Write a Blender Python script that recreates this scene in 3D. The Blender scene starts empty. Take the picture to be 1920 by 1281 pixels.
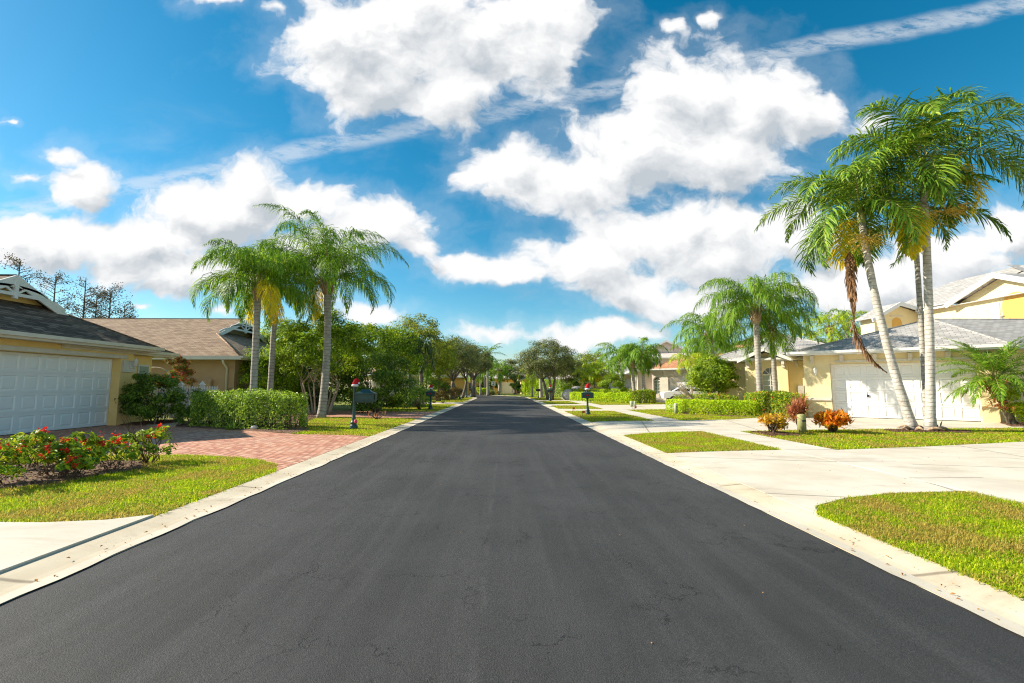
import bpy, math, random
import numpy as np
from mathutils import Vector
rng = np.random.default_rng(11)
random.seed(5)
SC = bpy.context.scene
COL = SC.collection
R = math.radians
# ---------------------------------------------------------------- camera maths (photo pixel -> world, used only to read off positions)
F = 853.3; TH = math.atan(84.5/F); PS = math.atan(15/F*math.cos(TH)); H = 1.4
def ray(u, v):
    x = (u-960)/F; y = (640.5-v)/F
    c, s = math.cos(TH), math.sin(TH)
    Y = c-y*s; Z = s+y*c
    cp, sp = math.cos(PS), math.sin(PS)
    return (x*cp+Y*sp, -x*sp+Y*cp, Z)
def G(u, v, z=.05):
    r = ray(u, v); t = (z-H)/r[2]; return (r[0]*t, r[1]*t)
def AY(u, v, y):
    r = ray(u, v); t = y/r[1]; return (r[0]*t, y, H+r[2]*t)
# ---------------------------------------------------------------- mesh builder
def nrm(a):
    a = np.asarray(a, float); return a/np.maximum(np.linalg.norm(a, axis=-1, keepdims=True), 1e-9)
class MB:
    def __init__(s): s.V = []; s.C = []; s.n = 0
    def add(s, V, Fc, mi=0, sm=False):
        V = np.asarray(V, float).reshape(-1, 3); Fc = np.asarray(Fc, int)
        s.V.append(V); s.C.append((Fc+s.n, mi, sm)); s.n += len(V); return s
    def poly(s, pts, mi=0): return s.add(pts, [list(range(len(pts)))], mi)
    def box(s, x0, x1, y0, y1, z0, z1, fr=None, mi=0):
        P = [(x, y, z) for z in (z0, z1) for y in (y0, y1) for x in (x0, x1)]
        if fr: P = fr(P)
        return s.add(P, [(0,2,3,1),(4,5,7,6),(0,1,5,4),(2,6,7,3),(0,4,6,2),(1,3,7,5)], mi)
    def prism(s, xy, z0, z1, fr=None, mi=0):
        n = len(xy); P = [(x, y, z0) for x, y in xy]+[(x, y, z1) for x, y in xy]
        if fr: P = fr(P)
        s.add(P, [list(range(n-1, -1, -1))], mi); k = s.n-2*n
        s.C.append((np.array([list(range(n, 2*n))])+k, mi, False))
        s.C.append((np.array([(i, (i+1) % n, (i+1) % n+n, i+n) for i in range(n)])+k, mi, False))
        return s
    def vprism(s, xz, y0, y1, fr=None, mi=0):      # polygon in x,z swept along y
        n = len(xz); P = [(x, y0, z) for x, z in xz]+[(x, y1, z) for x, z in xz]
        if fr: P = fr(P)
        s.add(P, [list(range(n))], mi); k = s.n-2*n
        s.C.append((np.array([list(range(2*n-1, n-1, -1))])+k, mi, False))
        s.C.append((np.array([(i, i+n, (i+1) % n+n, (i+1) % n) for i in range(n)])+k, mi, False))
        return s
    def tube(s, P, rad, seg=7, mi=0, sm=True, cap=True):
        P = np.asarray(P, float); n = len(P); rad = np.broadcast_to(np.asarray(rad, float), (n,))
        T = nrm(np.gradient(P, axis=0))
        ref = np.array([0, 0, 1.]) if abs(T[:, 2]).mean() < .8 else np.array([1., 0, 0])
        A = nrm(np.cross(T, ref)); B = np.cross(T, A)
        a = np.linspace(0, 2*math.pi, seg, endpoint=False)
        V = P[:, None]+rad[:, None, None]*(np.cos(a)[None, :, None]*A[:, None]+np.sin(a)[None, :, None]*B[:, None])
        i = np.arange(n-1)[:, None]*seg; j = np.arange(seg)[None]; k = (j+1) % seg
        Fc = np.stack([i+j, i+k, i+seg+k, i+seg+j], -1).reshape(-1, 4)
        s.add(V.reshape(-1, 3), Fc, mi, sm)
        if cap:
            k0 = s.n-n*seg
            s.C.append((np.array([list(range(seg-1, -1, -1))])+k0, mi, False))
            s.C.append((np.array([list(range(seg))])+k0+(n-1)*seg, mi, False))
        return s
    def lathe(s, prof, c=(0, 0, 0), seg=14, mi=0, sm=True):
        P = [(c[0], c[1], c[2]+z) for r, z in prof]
        n = len(P); a = np.linspace(0, 2*math.pi, seg, endpoint=False)
        V = np.array([[(c[0]+r*math.cos(t), c[1]+r*math.sin(t), c[2]+z) for t in a] for r, z in prof])
        i = np.arange(n-1)[:, None]*seg; j = np.arange(seg)[None]; k = (j+1) % seg
        s.add(V.reshape(-1, 3), np.stack([i+j, i+k, i+seg+k, i+seg+j], -1).reshape(-1, 4), mi, sm)
        k0 = s.n-n*seg
        s.C.append((np.array([list(range(seg-1, -1, -1))])+k0, mi, False))
        s.C.append((np.array([list(range(seg))])+k0+(n-1)*seg, mi, False))
        return s
    def ball(s, c, r, mi=0, seg=10):
        r = np.broadcast_to(np.asarray(r, float), (3,))
        prof = [(max(math.sin(t), .02), -math.cos(t)) for t in np.linspace(0, math.pi, 8)]
        a = np.linspace(0, 2*math.pi, seg, endpoint=False)
        V = np.array([[(c[0]+r[0]*p*math.cos(t), c[1]+r[1]*p*math.sin(t), c[2]+r[2]*z) for t in a] for p, z in prof])
        i = np.arange(7)[:, None]*seg; j = np.arange(seg)[None]; k = (j+1) % seg
        return s.add(V.reshape(-1, 3), np.stack([i+j, i+k, i+seg+k, i+seg+j], -1).reshape(-1, 4), mi, True)
    def build(s, name, mats, parent=None, uv=True):
        off = wloc(parent) if parent else Vector((0, 0, 0))
        V = np.concatenate(s.V)
        me = bpy.data.meshes.new(name)
        me.vertices.add(len(V)); me.vertices.foreach_set('co', (V-np.array(off)).astype(np.float32).ravel())
        L = np.concatenate([c[0].ravel() for c in s.C])
        tot = np.concatenate([np.full(len(c[0]), c[0].shape[1]) for c in s.C])
        mi = np.concatenate([np.full(len(c[0]), c[1]) for c in s.C])
        sm = np.concatenate([np.full(len(c[0]), c[2]) for c in s.C])
        me.loops.add(len(L)); me.loops.foreach_set('vertex_index', L.astype(np.int32))
        me.polygons.add(len(tot)); me.polygons.foreach_set('loop_start', np.concatenate([[0], np.cumsum(tot)[:-1]]).astype(np.int32))
        me.polygons.foreach_set('material_index', mi.astype(np.int32)); me.polygons.foreach_set('use_smooth', sm)
        if uv:
            uvs = []
            for Fc, _, _ in s.C:
                p = V[Fc]; n = nrm(np.cross(p[:, 1]-p[:, 0], p[:, 2]-p[:, 0]))
                flat = np.abs(n[:, 2]) > .995
                ux = np.stack([-n[:, 1], n[:, 0], np.zeros(len(n))], -1); ux[flat] = (1, 0, 0); ux = nrm(ux)
                vy = np.cross(n, ux); vy[flat] = (0, 1, 0)
                uvs.append(np.stack([(p*ux[:, None]).sum(-1), (p*vy[:, None]).sum(-1)], -1).reshape(-1, 2))
            me.uv_layers.new(name='UVMap').data.foreach_set('uv', np.concatenate(uvs).astype(np.float32).ravel())
        for m in (mats if isinstance(mats, (list, tuple)) else [mats]): me.materials.append(m)
        me.update(calc_edges=True); me.validate()
        o = bpy.data.objects.new(name, me); COL.objects.link(o)
        if parent: o.parent = parent
        return o
def wloc(o):
    l = Vector((0, 0, 0))
    while o: l = l+o.location; o = o.parent
    return l
def tag(o, label, cat, group=None, kind=None):
    o['label'] = label; o['category'] = cat
    if group: o['group'] = group
    if kind: o['kind'] = kind
    return o
def thing(name, label, cat, loc, group=None):
    o = bpy.data.objects.new(name, None); o.empty_display_size = .2; COL.objects.link(o); o.location = loc
    return tag(o, label, cat, group)
def struct(name, mb, m):
    o = mb.build(name, m); o['kind'] = 'structure'; return o
def dup(root, loc, label=None):
    r = root.copy(); COL.objects.link(r); r.location = loc
    if label: r['label'] = label
    for ch in list(root.children):
        c = ch.copy(); COL.objects.link(c); c.parent = r
        for g in list(ch.children):
            d = g.copy(); COL.objects.link(d); d.parent = c
    return r
def frame(ox, oy, deg):
    a = R(deg); c, s = math.cos(a), math.sin(a)
    return lambda P: [(ox+x*c-y*s, oy+x*s+y*c, z) for x, y, z in P]
# ---------------------------------------------------------------- materials
class NT:
    def __init__(s, nt): s.nt = nt
    def n(s, t, **k):
        x = s.nt.nodes.new(t)
        for a, b in k.items(): setattr(x, a, b)
        return x
    def l(s, a, b): s.nt.links.new(a, b)
    def inp(s, node, i, v):
        if hasattr(v, 'is_linked') or isinstance(v, bpy.types.NodeSocket): s.l(v, node.inputs[i])
        else: node.inputs[i].default_value = v
    def math(s, op, a, b=0., c=None, clamp=False):
        x = s.n('ShaderNodeMath', operation=op, use_clamp=clamp); s.inp(x, 0, a); s.inp(x, 1, b)
        if c is not None: s.inp(x, 2, c)
        return x.outputs[0]
    def vm(s, op, a, b=(0, 0, 0)):
        x = s.n('ShaderNodeVectorMath', operation=op); s.inp(x, 0, a); s.inp(x, 1, b)
        return x.outputs[1] if op in ('LENGTH', 'DOT_PRODUCT', 'DISTANCE') else x.outputs[0]
    def mix(s, f, a, b, mode='MIX'):
        x = s.n('ShaderNodeMix', data_type='RGBA', blend_type=mode)
        s.inp(x, 0, f)
        for i, c in ((6, a), (7, b)):
            if isinstance(c, tuple) and len(c) == 3: c = c+(1,)
            s.inp(x, i, c)
        return x.outputs[2]
    def noise(s, vec, scale, detail=4, rough=.55, dist=0, col=False):
        x = s.n('ShaderNodeTexNoise'); x.inputs['Scale'].default_value = scale; x.inputs['Detail'].default_value = detail
        x.inputs['Roughness'].default_value = rough; x.inputs['Distortion'].default_value = dist
        if vec is not None: s.l(vec, x.inputs['Vector'])
        return x.outputs[1 if col else 0]
    def ramp(s, f, stops):
        x = s.n('ShaderNodeValToRGB'); s.l(f, x.inputs[0]); e = x.color_ramp.elements
        while len(e) < len(stops): e.new(.5)
        for i, (p, c) in enumerate(stops):
            e[i].position = p; e[i].color = c+(1,) if len(c) == 3 else c
        return x.outputs[0]
    def ss(s, v, a, b):
        x = s.n('ShaderNodeMapRange', interpolation_type='SMOOTHSTEP'); s.inp(x, 0, v); s.inp(x, 1, a); s.inp(x, 2, b); return x.outputs[0]
    def scale(s, vec, sc):
        return s.vm('MULTIPLY', vec, sc)
def newmat(name):
    m = bpy.data.materials.new(name); m.use_nodes = True; nt = m.node_tree
    b = nt.nodes['Principled BSDF']; t = NT(nt)
    tc = t.n('ShaderNodeTexCoord'); geo = t.n('ShaderNodeNewGeometry')
    return m, t, b, tc, geo
def bump(t, b, h, strength, dist=.02):
    x = t.n('ShaderNodeBump'); x.inputs['Strength'].default_value = strength; x.inputs['Distance'].default_value = dist
    t.l(h, x.inputs['Height']); t.l(x.outputs[0], b.inputs['Normal'])
def plain(name, c, c2=None, sc=6, rough=.7, bmp=0, bsc=60, metal=0, spec=.4, stain=None):
    m, t, b, tc, geo = newmat(name); P = geo.outputs['Position']
    c2 = c2 or tuple(x*.8 for x in c)
    f = t.ss(t.noise(P, sc, 5), .35, .65); col = t.mix(f, c, c2)
    if stain: 
        g = t.math('MULTIPLY', t.ss(t.noise(P, stain[0], 6, .65, .6), .5, .75), stain[2]); col = t.mix(g, col, stain[1])
    t.l(col, b.inputs['Base Color']); b.inputs['Roughness'].default_value = rough; b.inputs['Metallic'].default_value = metal
    b.inputs['Specular IOR Level'].default_value = spec
    if bmp: bump(t, b, t.noise(P, bsc, 4), bmp)
    return m
def leafm(name, cols, rough=.45, trans=.35, tint=.5, clump=1.2, spec=.5, k=1.55):
    cols = [tuple(min(.85, x*k*f) for x, f in zip(c, (1.08, 1, .9))) for c in cols]
    m, t, b, tc, geo = newmat(name)
    n = len(cols); r = geo.outputs['Random Per Island']
    big = t.noise(geo.outputs['Position'], clump, 2)
    f = t.math('ADD', t.math('MULTIPLY', r, 1-tint*.6), t.math('MULTIPLY', t.math('SUBTRACT', big, .42), tint*1.6), clamp=True)
    col = t.ramp(f, [(i/(n-1)*.95, c) for i, c in enumerate(cols)])
    t.l(col, b.inputs['Base Color']); b.inputs['Roughness'].default_value = rough+.12; b.inputs['Specular IOR Level'].default_value = spec*.45
    tr = t.n('ShaderNodeBsdfTranslucent'); t.l(t.mix(.35, col, t.mix(1, col, (1.5, 1.35, .5), 'MULTIPLY')), tr.inputs[0])
    mx = t.n('ShaderNodeMixShader'); mx.inputs[0].default_value = trans
    t.l(b.outputs[0], mx.inputs[1]); t.l(tr.outputs[0], mx.inputs[2]); t.l(mx.outputs[0], t.nt.nodes['Material Output'].inputs[0])
    return m
def brickm(name, cols, bw, bh, mortar=(.1, .1, .1), ms=.012, rough=.9, bmp=.5, off=.5, rot=0, big=.35, bigc=None):
    m, t, b, tc, geo = newmat(name)
    uv = tc.outputs['UV']
    mp = t.n('ShaderNodeMapping'); t.l(uv, mp.inputs[0]); mp.inputs['Rotation'].default_value = (0, 0, R(rot))
    # small irregularity in the courses
    w = t.vm('MULTIPLY', t.vm('SUBTRACT', t.noise(uv, 1.7, 2, col=True), (.5, .5, .5)), (.03, .02, 0))
    v = t.vm('ADD', mp.outputs[0], w)
    br = t.n('ShaderNodeTexBrick', offset=off); t.l(v, br.inputs['Vector'])
    br.inputs['Scale'].default_value = 1; br.inputs['Brick Width'].default_value = bw; br.inputs['Row Height'].default_value = bh
    br.inputs['Mortar Size'].default_value = ms; br.inputs['Color1'].default_value = (0, 0, 0, 1); br.inputs['Color2'].default_value = (1, 1, 1, 1)
    br.inputs['Mortar'].default_value = (.5, .5, .5, 1); br.inputs['Bias'].default_value = 0; br.inputs['Mortar Smooth'].default_value = .3
    n = len(cols); f = t.math('ADD', t.math('MULTIPLY', br.outputs[0], .8), t.math('MULTIPLY', t.noise(uv, 9, 3), .25), clamp=True)
    col = t.ramp(f, [(i/(n-1), c) for i, c in enumerate(cols)])
    if bigc: col = t.mix(t.math('MULTIPLY', t.ss(t.noise(uv, .7, 5, .6), .45, .75), big), col, bigc)
    col = t.mix(br.outputs[1], col, mortar)
    t.l(col, b.inputs['Base Color']); b.inputs['Roughness'].default_value = rough; b.inputs['Specular IOR Level'].default_value = .25
    h = t.math('ADD', t.math('SUBTRACT', 1, br.outputs[1]), t.math('MULTIPLY', t.noise(uv, 60, 3), .4))
    bump(t, b, h, bmp, .012)
    return m
def concm(name, c1, c2, jy=0, jx=0, rot=0, stainc=(.25, .19, .12), st=.45, jo=(0, 0)):
    m, t, b, tc, geo = newmat(name); P = geo.outputs['Position']
    col = t.mix(t.ss(t.noise(P, .9, 6, .6), .3, .7), c1, c2)
    s1 = t.math('MULTIPLY', t.ss(t.noise(t.scale(P, (.5, 1.3, 1)), 1.1, 8, .68, .8), .5, .78), st); col = t.mix(s1, col, stainc)
    sp = t.math('MULTIPLY', t.ss(t.noise(P, 38, 3, .7), .62, .72), .35); col = t.mix(sp, col, (.2, .16, .11))
    mp = t.n('ShaderNodeMapping'); t.l(P, mp.inputs[0]); mp.inputs['Rotation'].default_value = (0, 0, R(rot)); mp.inputs['Location'].default_value = (jo[0], jo[1], 0)
    sx = t.n('ShaderNodeSeparateXYZ'); wob = t.vm('ADD', mp.outputs[0], t.vm('MULTIPLY', t.vm('SUBTRACT', t.noise(P, 2, 3, col=True), (.5, .5, .5)), (.05, .05, 0)))
    t.l(wob, sx.inputs[0])
    line = None
    for ax, j in ((1, jy), (0, jx)):
        if j:
            q = t.math('ABSOLUTE', t.math('SUBTRACT', t.math('FRACT', t.math('DIVIDE', sx.outputs[ax], j)), .5))
            q = t.math('SUBTRACT', 1, t.ss(q, .006/j, .035/j)); line = q if line is None else t.math('MAXIMUM', line, q)
    if line is not None: col = t.mix(t.math('MULTIPLY', line, .6), col, (.09, .07, .05))
    t.l(col, b.inputs['Base Color']); b.inputs['Roughness'].default_value = .9; b.inputs['Specular IOR Level'].default_value = .2
    bump(t, b, t.noise(P, 130, 3), .25, .004)
    return m
def asphalt():
    m, t, b, tc, geo = newmat('asphalt'); P = geo.outputs['Position']
    sx = t.n('ShaderNodeSeparateXYZ'); t.l(P, sx.inputs[0]); x = sx.outputs[0]
    col = t.mix(t.ss(t.noise(P, .5, 6, .6), .35, .7), (.033, .0325, .0325), (.050, .0495, .0495))
    strk = t.noise(t.scale(P, (2.2, .12, 1)), 1.6, 5, .6); col = t.mix(t.math('MULTIPLY', t.ss(strk, .40, .72), .45), col, (.070, .069, .069))
    # lane seam and the wear beside it
    wob = t.math('MULTIPLY', t.math('SUBTRACT', t.noise(t.scale(P, (0, .35, 0)), 1, 3), .5), .22)
    d = t.math('ABSOLUTE', t.math('ADD', t.math('ADD', x, .14), wob))
    seam = t.math('MULTIPLY', t.math('SUBTRACT', 1, t.ss(d, .004, .035)), t.math('MULTIPLY', t.ss(t.noise(P, 4, 4), .35, .6), .2)); col = t.mix(seam, col, (.12, .118, .115))
    worn = t.math('MULTIPLY', t.math('SUBTRACT', 1, t.ss(d, .1, .8)), .3); col = t.mix(worn, col, (.045, .043, .042))
    vo = t.n('ShaderNodeTexVoronoi', feature='DISTANCE_TO_EDGE'); vo.inputs['Scale'].default_value = 1.5
    t.l(t.vm('ADD', P, t.vm('MULTIPLY', t.noise(P, 3, 6, .7, col=True), (.8, .8, 0))), vo.inputs['Vector'])
    ck = t.math('MULTIPLY', t.math('SUBTRACT', 1, t.ss(vo.outputs[0], .002, .012)), t.ss(t.noise(P, 1.1, 3), .48, .6))
    col = t.mix(t.math('MULTIPLY', ck, .85), col, (.010, .010, .010))
    sc = t.math('MULTIPLY', t.ss(t.noise(t.scale(P, (1, 3, 1)), 2.3, 9, .75, 1.5), .66, .74), .35); col = t.mix(sc, col, (.09, .088, .085))
    gr = t.noise(P, 120, 3, .85); col = t.mix(t.ss(gr, .42, .68), t.mix(1, col, (.8, .8, .8), 'MULTIPLY'), t.mix(1, col, (1.6, 1.6, 1.58), 'MULTIPLY'))
    t.l(col, b.inputs['Base Color']); b.inputs['Roughness'].default_value = .72; b.inputs['Specular IOR Level'].default_value = .3
    h = t.math('SUBTRACT', t.math('ADD', t.noise(P, 140, 3, .7), t.math('MULTIPLY', t.noise(P, 7, 5, .6), .9)), t.math('MULTIPLY', ck, .8))
    bump(t, b, h, .55, .012)
    return m
def lawnm():
    m, t, b, tc, geo = newmat('lawn'); P = geo.outputs['Position']
    a = t.noise(P, .8, 5, .6); f = t.noise(P, 30, 4, .8); g = t.noise(P, 7, 3)
    col = t.ramp(f, [(.3, (.10, .13, .012)), (.5, (.24, .29, .025)), (.7, (.40, .40, .05))])
    col = t.mix(t.math('MULTIPLY', t.ss(a, .5, .68), .6), col, t.ramp(g, [(.35, (.17, .12, .045)), (.65, (.27, .22, .08))]))
    t.l(col, b.inputs['Base Color']); b.inputs['Roughness'].default_value = .9
    bump(t, b, f, 1, .06); return m
def trunkm(name, c1, c2, ring=9., c3=(.12, .1, .08)):
    m, t, b, tc, geo = newmat(name); P = tc.outputs['Object']
    sx = t.n('ShaderNodeSeparateXYZ'); t.l(P, sx.inputs[0])
    q = t.math('FRACT', t.math('ADD', t.math('MULTIPLY', sx.outputs[2], ring), t.math('MULTIPLY', t.noise(P, 3, 3), 1.1)))
    q = t.ss(t.math('ABSOLUTE', t.math('SUBTRACT', q, .5)), .0, .13)
    col = t.mix(t.ss(t.noise(P, 6, 6, .65), .35, .65), c1, c2)
    col = t.mix(t.math('MULTIPLY', t.ss(t.noise(P, 2.4, 6, .7), .55, .7), .5), col, c3)
    col = t.mix(q, t.mix(.85, col, c3), col)
    t.l(col, b.inputs['Base Color']); b.inputs['Roughness'].default_value = .9
    bump(t, b, t.math('ADD', q, t.noise(P, 25, 4)), .6, .015); return m
def barkm(name, c1, c2): 
    m, t, b, tc, geo = newmat(name); P = geo.outputs['Position']
    f = t.noise(t.scale(P, (1, 1, .25)), 14, 5, .7)
    t.l(t.mix(t.ss(f, .35, .65), c1, c2), b.inputs['Base Color']); b.inputs['Roughness'].default_value = .95
    bump(t, b, f, .8, .03); return m
def grassm(name, cols, straw):
    m, t, b, tc, geo = newmat(name); r = geo.outputs['Random Per Island']; P = geo.outputs['Position']
    col = t.ramp(r, [(i/(len(cols)-1), c) for i, c in enumerate(cols)])
    k = t.ss(t.math('ADD', t.noise(P, 1.3, 5, .65), t.math('MULTIPLY', t.math('SUBTRACT', r, .5), .22)), .45, .58)
    col = t.mix(t.math('MULTIPLY', k, .7), col, straw)
    t.l(col, b.inputs['Base Color']); b.inputs['Roughness'].default_value = .7; b.inputs['Specular IOR Level'].default_value = .12
    tr = t.n('ShaderNodeBsdfTranslucent'); t.l(col, tr.inputs[0]); mx = t.n('ShaderNodeMixShader'); mx.inputs[0].default_value = .5
    t.l(b.outputs[0], mx.inputs[1]); t.l(tr.outputs[0], mx.inputs[2]); t.l(mx.outputs[0], t.nt.nodes['Material Output'].inputs[0])
    return m
M = {}
M['asphalt'] = asphalt()
M['kerb'] = concm('kerb_concrete', (.56, .46, .32), (.70, .61, .46), jy=3.05, st=.75, jo=(0, 1.1))
M['lip'] = concm('kerb_lip', (.54, .48, .38), (.66, .60, .49), st=.6)
M['walk'] = concm('sidewalk_concrete', (.58, .51, .41), (.68, .62, .52), jy=1.53, st=.5)
M['drive'] = concm('driveway_concrete', (.58, .51, .40), (.69, .62, .51), jy=3.0, jx=3.4, rot=14, st=.6, jo=(.8, .9))
M['driveL'] = concm('pale_concrete', (.58, .52, .42), (.67, .61, .51), st=.5)
M['brick'] = brickm('brick_pavers', [(.38, .15, .10), (.56, .24, .155), (.68, .34, .22), (.72, .44, .31)], .21, .105, (.16, .09, .07), .012, .85, .4, rot=35, bigc=(.66, .46, .35))
M['lawn'] = lawnm()
M['mulch'] = plain('mulch', (.10, .052, .030), (.23, .13, .08), 28, .95, .9, 45)
M['grass'] = grassm('grass_blades', [(.16, .30, .006), (.36, .52, .010), (.60, .70, .018), (.80, .80, .05)], (.58, .36, .12))
M['straw'] = leafm('dry_leaf', [(.20, .10, .04), (.32, .17, .06), (.42, .26, .10)], .8, .15)
M['yellow'] = plain('yellow_stucco', (.90, .66, .27), (.85, .61, .24), 2.5, .9, .25, 70)
M['yellowR'] = plain('pale_yellow_stucco', (.84, .69, .40), (.80, .65, .36), 2.5, .9, .25, 70)
M['ochre'] = plain('ochre_stucco', (.72, .42, .10), (.66, .38, .10), 2.5, .9, .25, 70)
M['tan'] = plain('tan_stucco', (.42, .30, .19), (.39, .275, .17), 2, .9, .2, 70)
M['pink'] = plain('pink_beige_stucco', (.70, .60, .52), (.66, .55, .47), 2, .9, .2, 70)
M['white'] = plain('white_paint', (.78, .77, .74), (.73, .72, .69), 3, .5)
M['door'] = plain('door_white', (.87, .86, .85), (.84, .83, .82), 1.5, .38)
M['trimL'] = plain('cream_trim', (.70, .64, .54), (.64, .58, .48), 3, .55)
M['gutter'] = plain('pale_gutter', (.66, .66, .60), (.6, .6, .55), 3, .45)
M['roofD'] = brickm('dark_brown_shingle', [(.06, .042, .03), (.12, .084, .058), (.20, .14, .095), (.29, .21, .15)], .33, .14, (.035, .028, .024), .012, .95, .6, bigc=(.15, .12, .10))
M['roofB'] = brickm('brown_shingle', [(.19, .12, .075), (.28, .185, .12), (.36, .25, .16), (.43, .31, .205)], .33, .14, (.14, .09, .06), .012, .95, .6, bigc=(.33, .225, .145))
M['roofG'] = brickm('grey_shingle', [(.28, .27, .255), (.37, .355, .335), (.45, .43, .41), (.53, .51, .48)], .33, .14, (.2, .19, .18), .012, .95, .5, bigc=(.47, .43, .38))
M['roofO'] = brickm('terracotta_shingle', [(.42, .19, .09), (.52, .25, .13), (.6, .32, .18)], .33, .16, (.3, .13, .07), .014, .9, .6)
M['roofW'] = brickm('pale_pink_tile', [(.62, .52, .47), (.7, .6, .55), (.76, .67, .61)], .33, .16, (.45, .36, .32), .014, .9, .6)
M['glass'] = plain('window_glass', (.025, .035, .04), (.04, .05, .055), 2, .06, spec=.8)
M['blind'] = plain('window_blind', (.30, .36, .30), (.34, .40, .34), 2, .3)
M['green'] = plain('mailbox_green', (.022, .062, .058), (.03, .075, .07), 12, .38, .1)
M['dkgreen'] = plain('post_dark', (.015, .035, .03), (.02, .045, .04), 12, .4)
M['red'] = plain('red_felt', (.60, .02, .02), (.5, .012, .015), 30, .95, .6, 150)
M['fur'] = plain('white_fur', (.82, .82, .82), (.72, .72, .74), 60, 1, 1, 120)
M['pinkm'] = plain('pink_ribbon', (.75, .10, .17), (.65, .07, .13), 10, .6)
M['util'] = plain('utility_green', (.34, .34, .14), (.29, .30, .12), 4, .6)
M['utilw'] = plain('utility_pale', (.40, .45, .30), (.36, .40, .27), 4, .6)
M['orange'] = plain('flag_orange', (.85, .10, .02), (.75, .08, .02), 4, .6)
M['signy'] = plain('sign_yellow', (.72, .38, .02), (.66, .35, .02), 4, .5)
M['black'] = plain('dark_metal', (.02, .02, .022), (.03, .03, .032), 5, .45)
M['rubber'] = plain('tyre_rubber', (.02, .02, .02), (.028, .028, .028), 5, .8)
M['globe'] = plain('lamp_globe', (.72, .72, .68), (.66, .66, .62), 5, .25)
M['box'] = plain('meter_box', (.42, .40, .35), (.36, .34, .30), 5, .6)
M['stone'] = plain('pale_stone', (.66, .63, .6), (.55, .52, .5), 15, .9, .5)
M['carw'] = plain('car_white', (.80, .80, .80), (.78, .78, .78), 2, .2, spec=.6)
M['cars'] = plain('car_silver', (.52, .52, .54), (.5, .5, .52), 2, .22, metal=.5, spec=.6)
M['carg'] = plain('car_green', (.02, .09, .06), (.02, .08, .055), 2, .2, spec=.6)
M['trQ'] = trunkm('palm_trunk_grey', (.30, .27, .23), (.42, .39, .34), 7)
M['trW'] = trunkm('palm_trunk_pale', (.38, .345, .30), (.56, .52, .46), 8, (.26, .21, .16))
M['boot'] = barkm('palm_boots', (.26, .16, .09), (.50, .37, .24))
M['dtr'] = barkm('date_trunk', (.05, .04, .025), (.22, .18, .11))
M['shaft'] = plain('crownshaft', (.26, .33, .08), (.36, .38, .13), 3, .5)
M['bark'] = barkm('bark_grey', (.10, .075, .055), (.27, .22, .17))
M['twig'] = barkm('twigs', (.07, .045, .03), (.16, .11, .07))
M['barkP'] = barkm('bark_pale', (.36, .27, .18), (.52, .42, .31))
M['rach'] = plain('frond_stalk', (.24, .27, .07), (.38, .30, .10), 3, .5)
M['fQ'] = leafm('queen_frond', [(.035, .09, .008), (.075, .17, .012), (.14, .26, .02), (.24, .34, .03)], .42, .38, .45, .8)
M['fB'] = leafm('broad_frond', [(.02, .06, .006), (.06, .135, .012), (.13, .23, .02), (.28, .34, .04)], .33, .3, .4, .8, .6)
M['fY'] = leafm('yellow_frond', [(.20, .26, .015), (.38, .36, .02), (.56, .42, .02), (.62, .36, .03)], .45, .4, .6, 2)
M['fD'] = leafm('dead_frond', [(.06, .035, .02), (.13, .075, .04), (.24, .15, .09)], .8, .15)
M['fDk'] = leafm('dark_frond', [(.010, .028, .010), (.02, .05, .015), (.05, .085, .02)], .45, .2)
M['fL'] = leafm('yellowgreen_frond', [(.12, .22, .01), (.24, .34, .015), (.42, .46, .03)], .45, .45)
M['lvA'] = leafm('bright_leaves', [(.035, .08, .006), (.10, .18, .012), (.21, .31, .02), (.36, .42, .04)], .4, .38, .6, .9)
M['lvB'] = leafm('dark_leaves', [(.016, .042, .006), (.048, .10, .012), (.10, .18, .018), (.20, .28, .03)], .35, .25, .5, .9)
M['lvC'] = leafm('oak_leaves', [(.05, .068, .025), (.11, .14, .05), (.165, .19, .08), (.26, .27, .13)], .6, .25, .5, 1)
M['lvD'] = leafm('olive_leaves', [(.06, .10, .01), (.13, .19, .02), (.24, .28, .03), (.33, .27, .04)], .5, .35, .6, .7)
M['lvE'] = leafm('lime_leaves', [(.10, .20, .006), (.22, .36, .01), (.38, .50, .015), (.52, .58, .03)], .4, .42, .4, 1.2)
M['lvH'] = leafm('hedge_leaves', [(.035, .085, .010), (.10, .20, .018), (.24, .36, .04), (.42, .52, .12)], .3, .35, .3, 1.5, .9)
M['lvX'] = leafm('cypress_leaves', [(.035, .035, .025), (.08, .065, .035), (.18, .12, .055)], .8, .15)
M['ixo'] = leafm('ixora_leaves', [(.03, .07, .006), (.09, .18, .012), (.22, .31, .02), (.40, .42, .03)], .32, .3, .2, 3)
M['flr'] = leafm('red_petals', [(.50, .012, .015), (.66, .03, .02), (.74, .10, .03)], .6, .3, k=1.05)
M['cro'] = leafm('croton_leaves', [(.14, .12, .01), (.50, .13, .015), (.72, .26, .02), (.70, .42, .04)], .35, .35)
M['cro2'] = leafm('croton_gold', [(.14, .16, .01), (.42, .26, .02), (.66, .38, .03), (.45, .10, .02)], .35, .35)
M['cord'] = leafm('cordyline', [(.13, .04, .03), (.30, .12, .07), (.42, .22, .12), (.20, .16, .06)], .5, .3)
M['brn'] = leafm('brownish_leaves', [(.04, .03, .01), (.10, .07, .025), (.12, .13, .03)], .6, .25)
M['pgb'] = leafm('pinkish_bush', [(.12, .16, .05), (.25, .24, .10), (.38, .22, .14)], .6, .3)
M['bro'] = leafm('bromeliad', [(.10, .16, .02), (.30, .08, .05), (.42, .28, .06)], .4, .3)
M['boug'] = leafm('bougainvillea', [(.02, .06, .01), (.08, .15, .015), (.25, .06, .03), (.35, .10, .10)], .5, .35)
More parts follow.
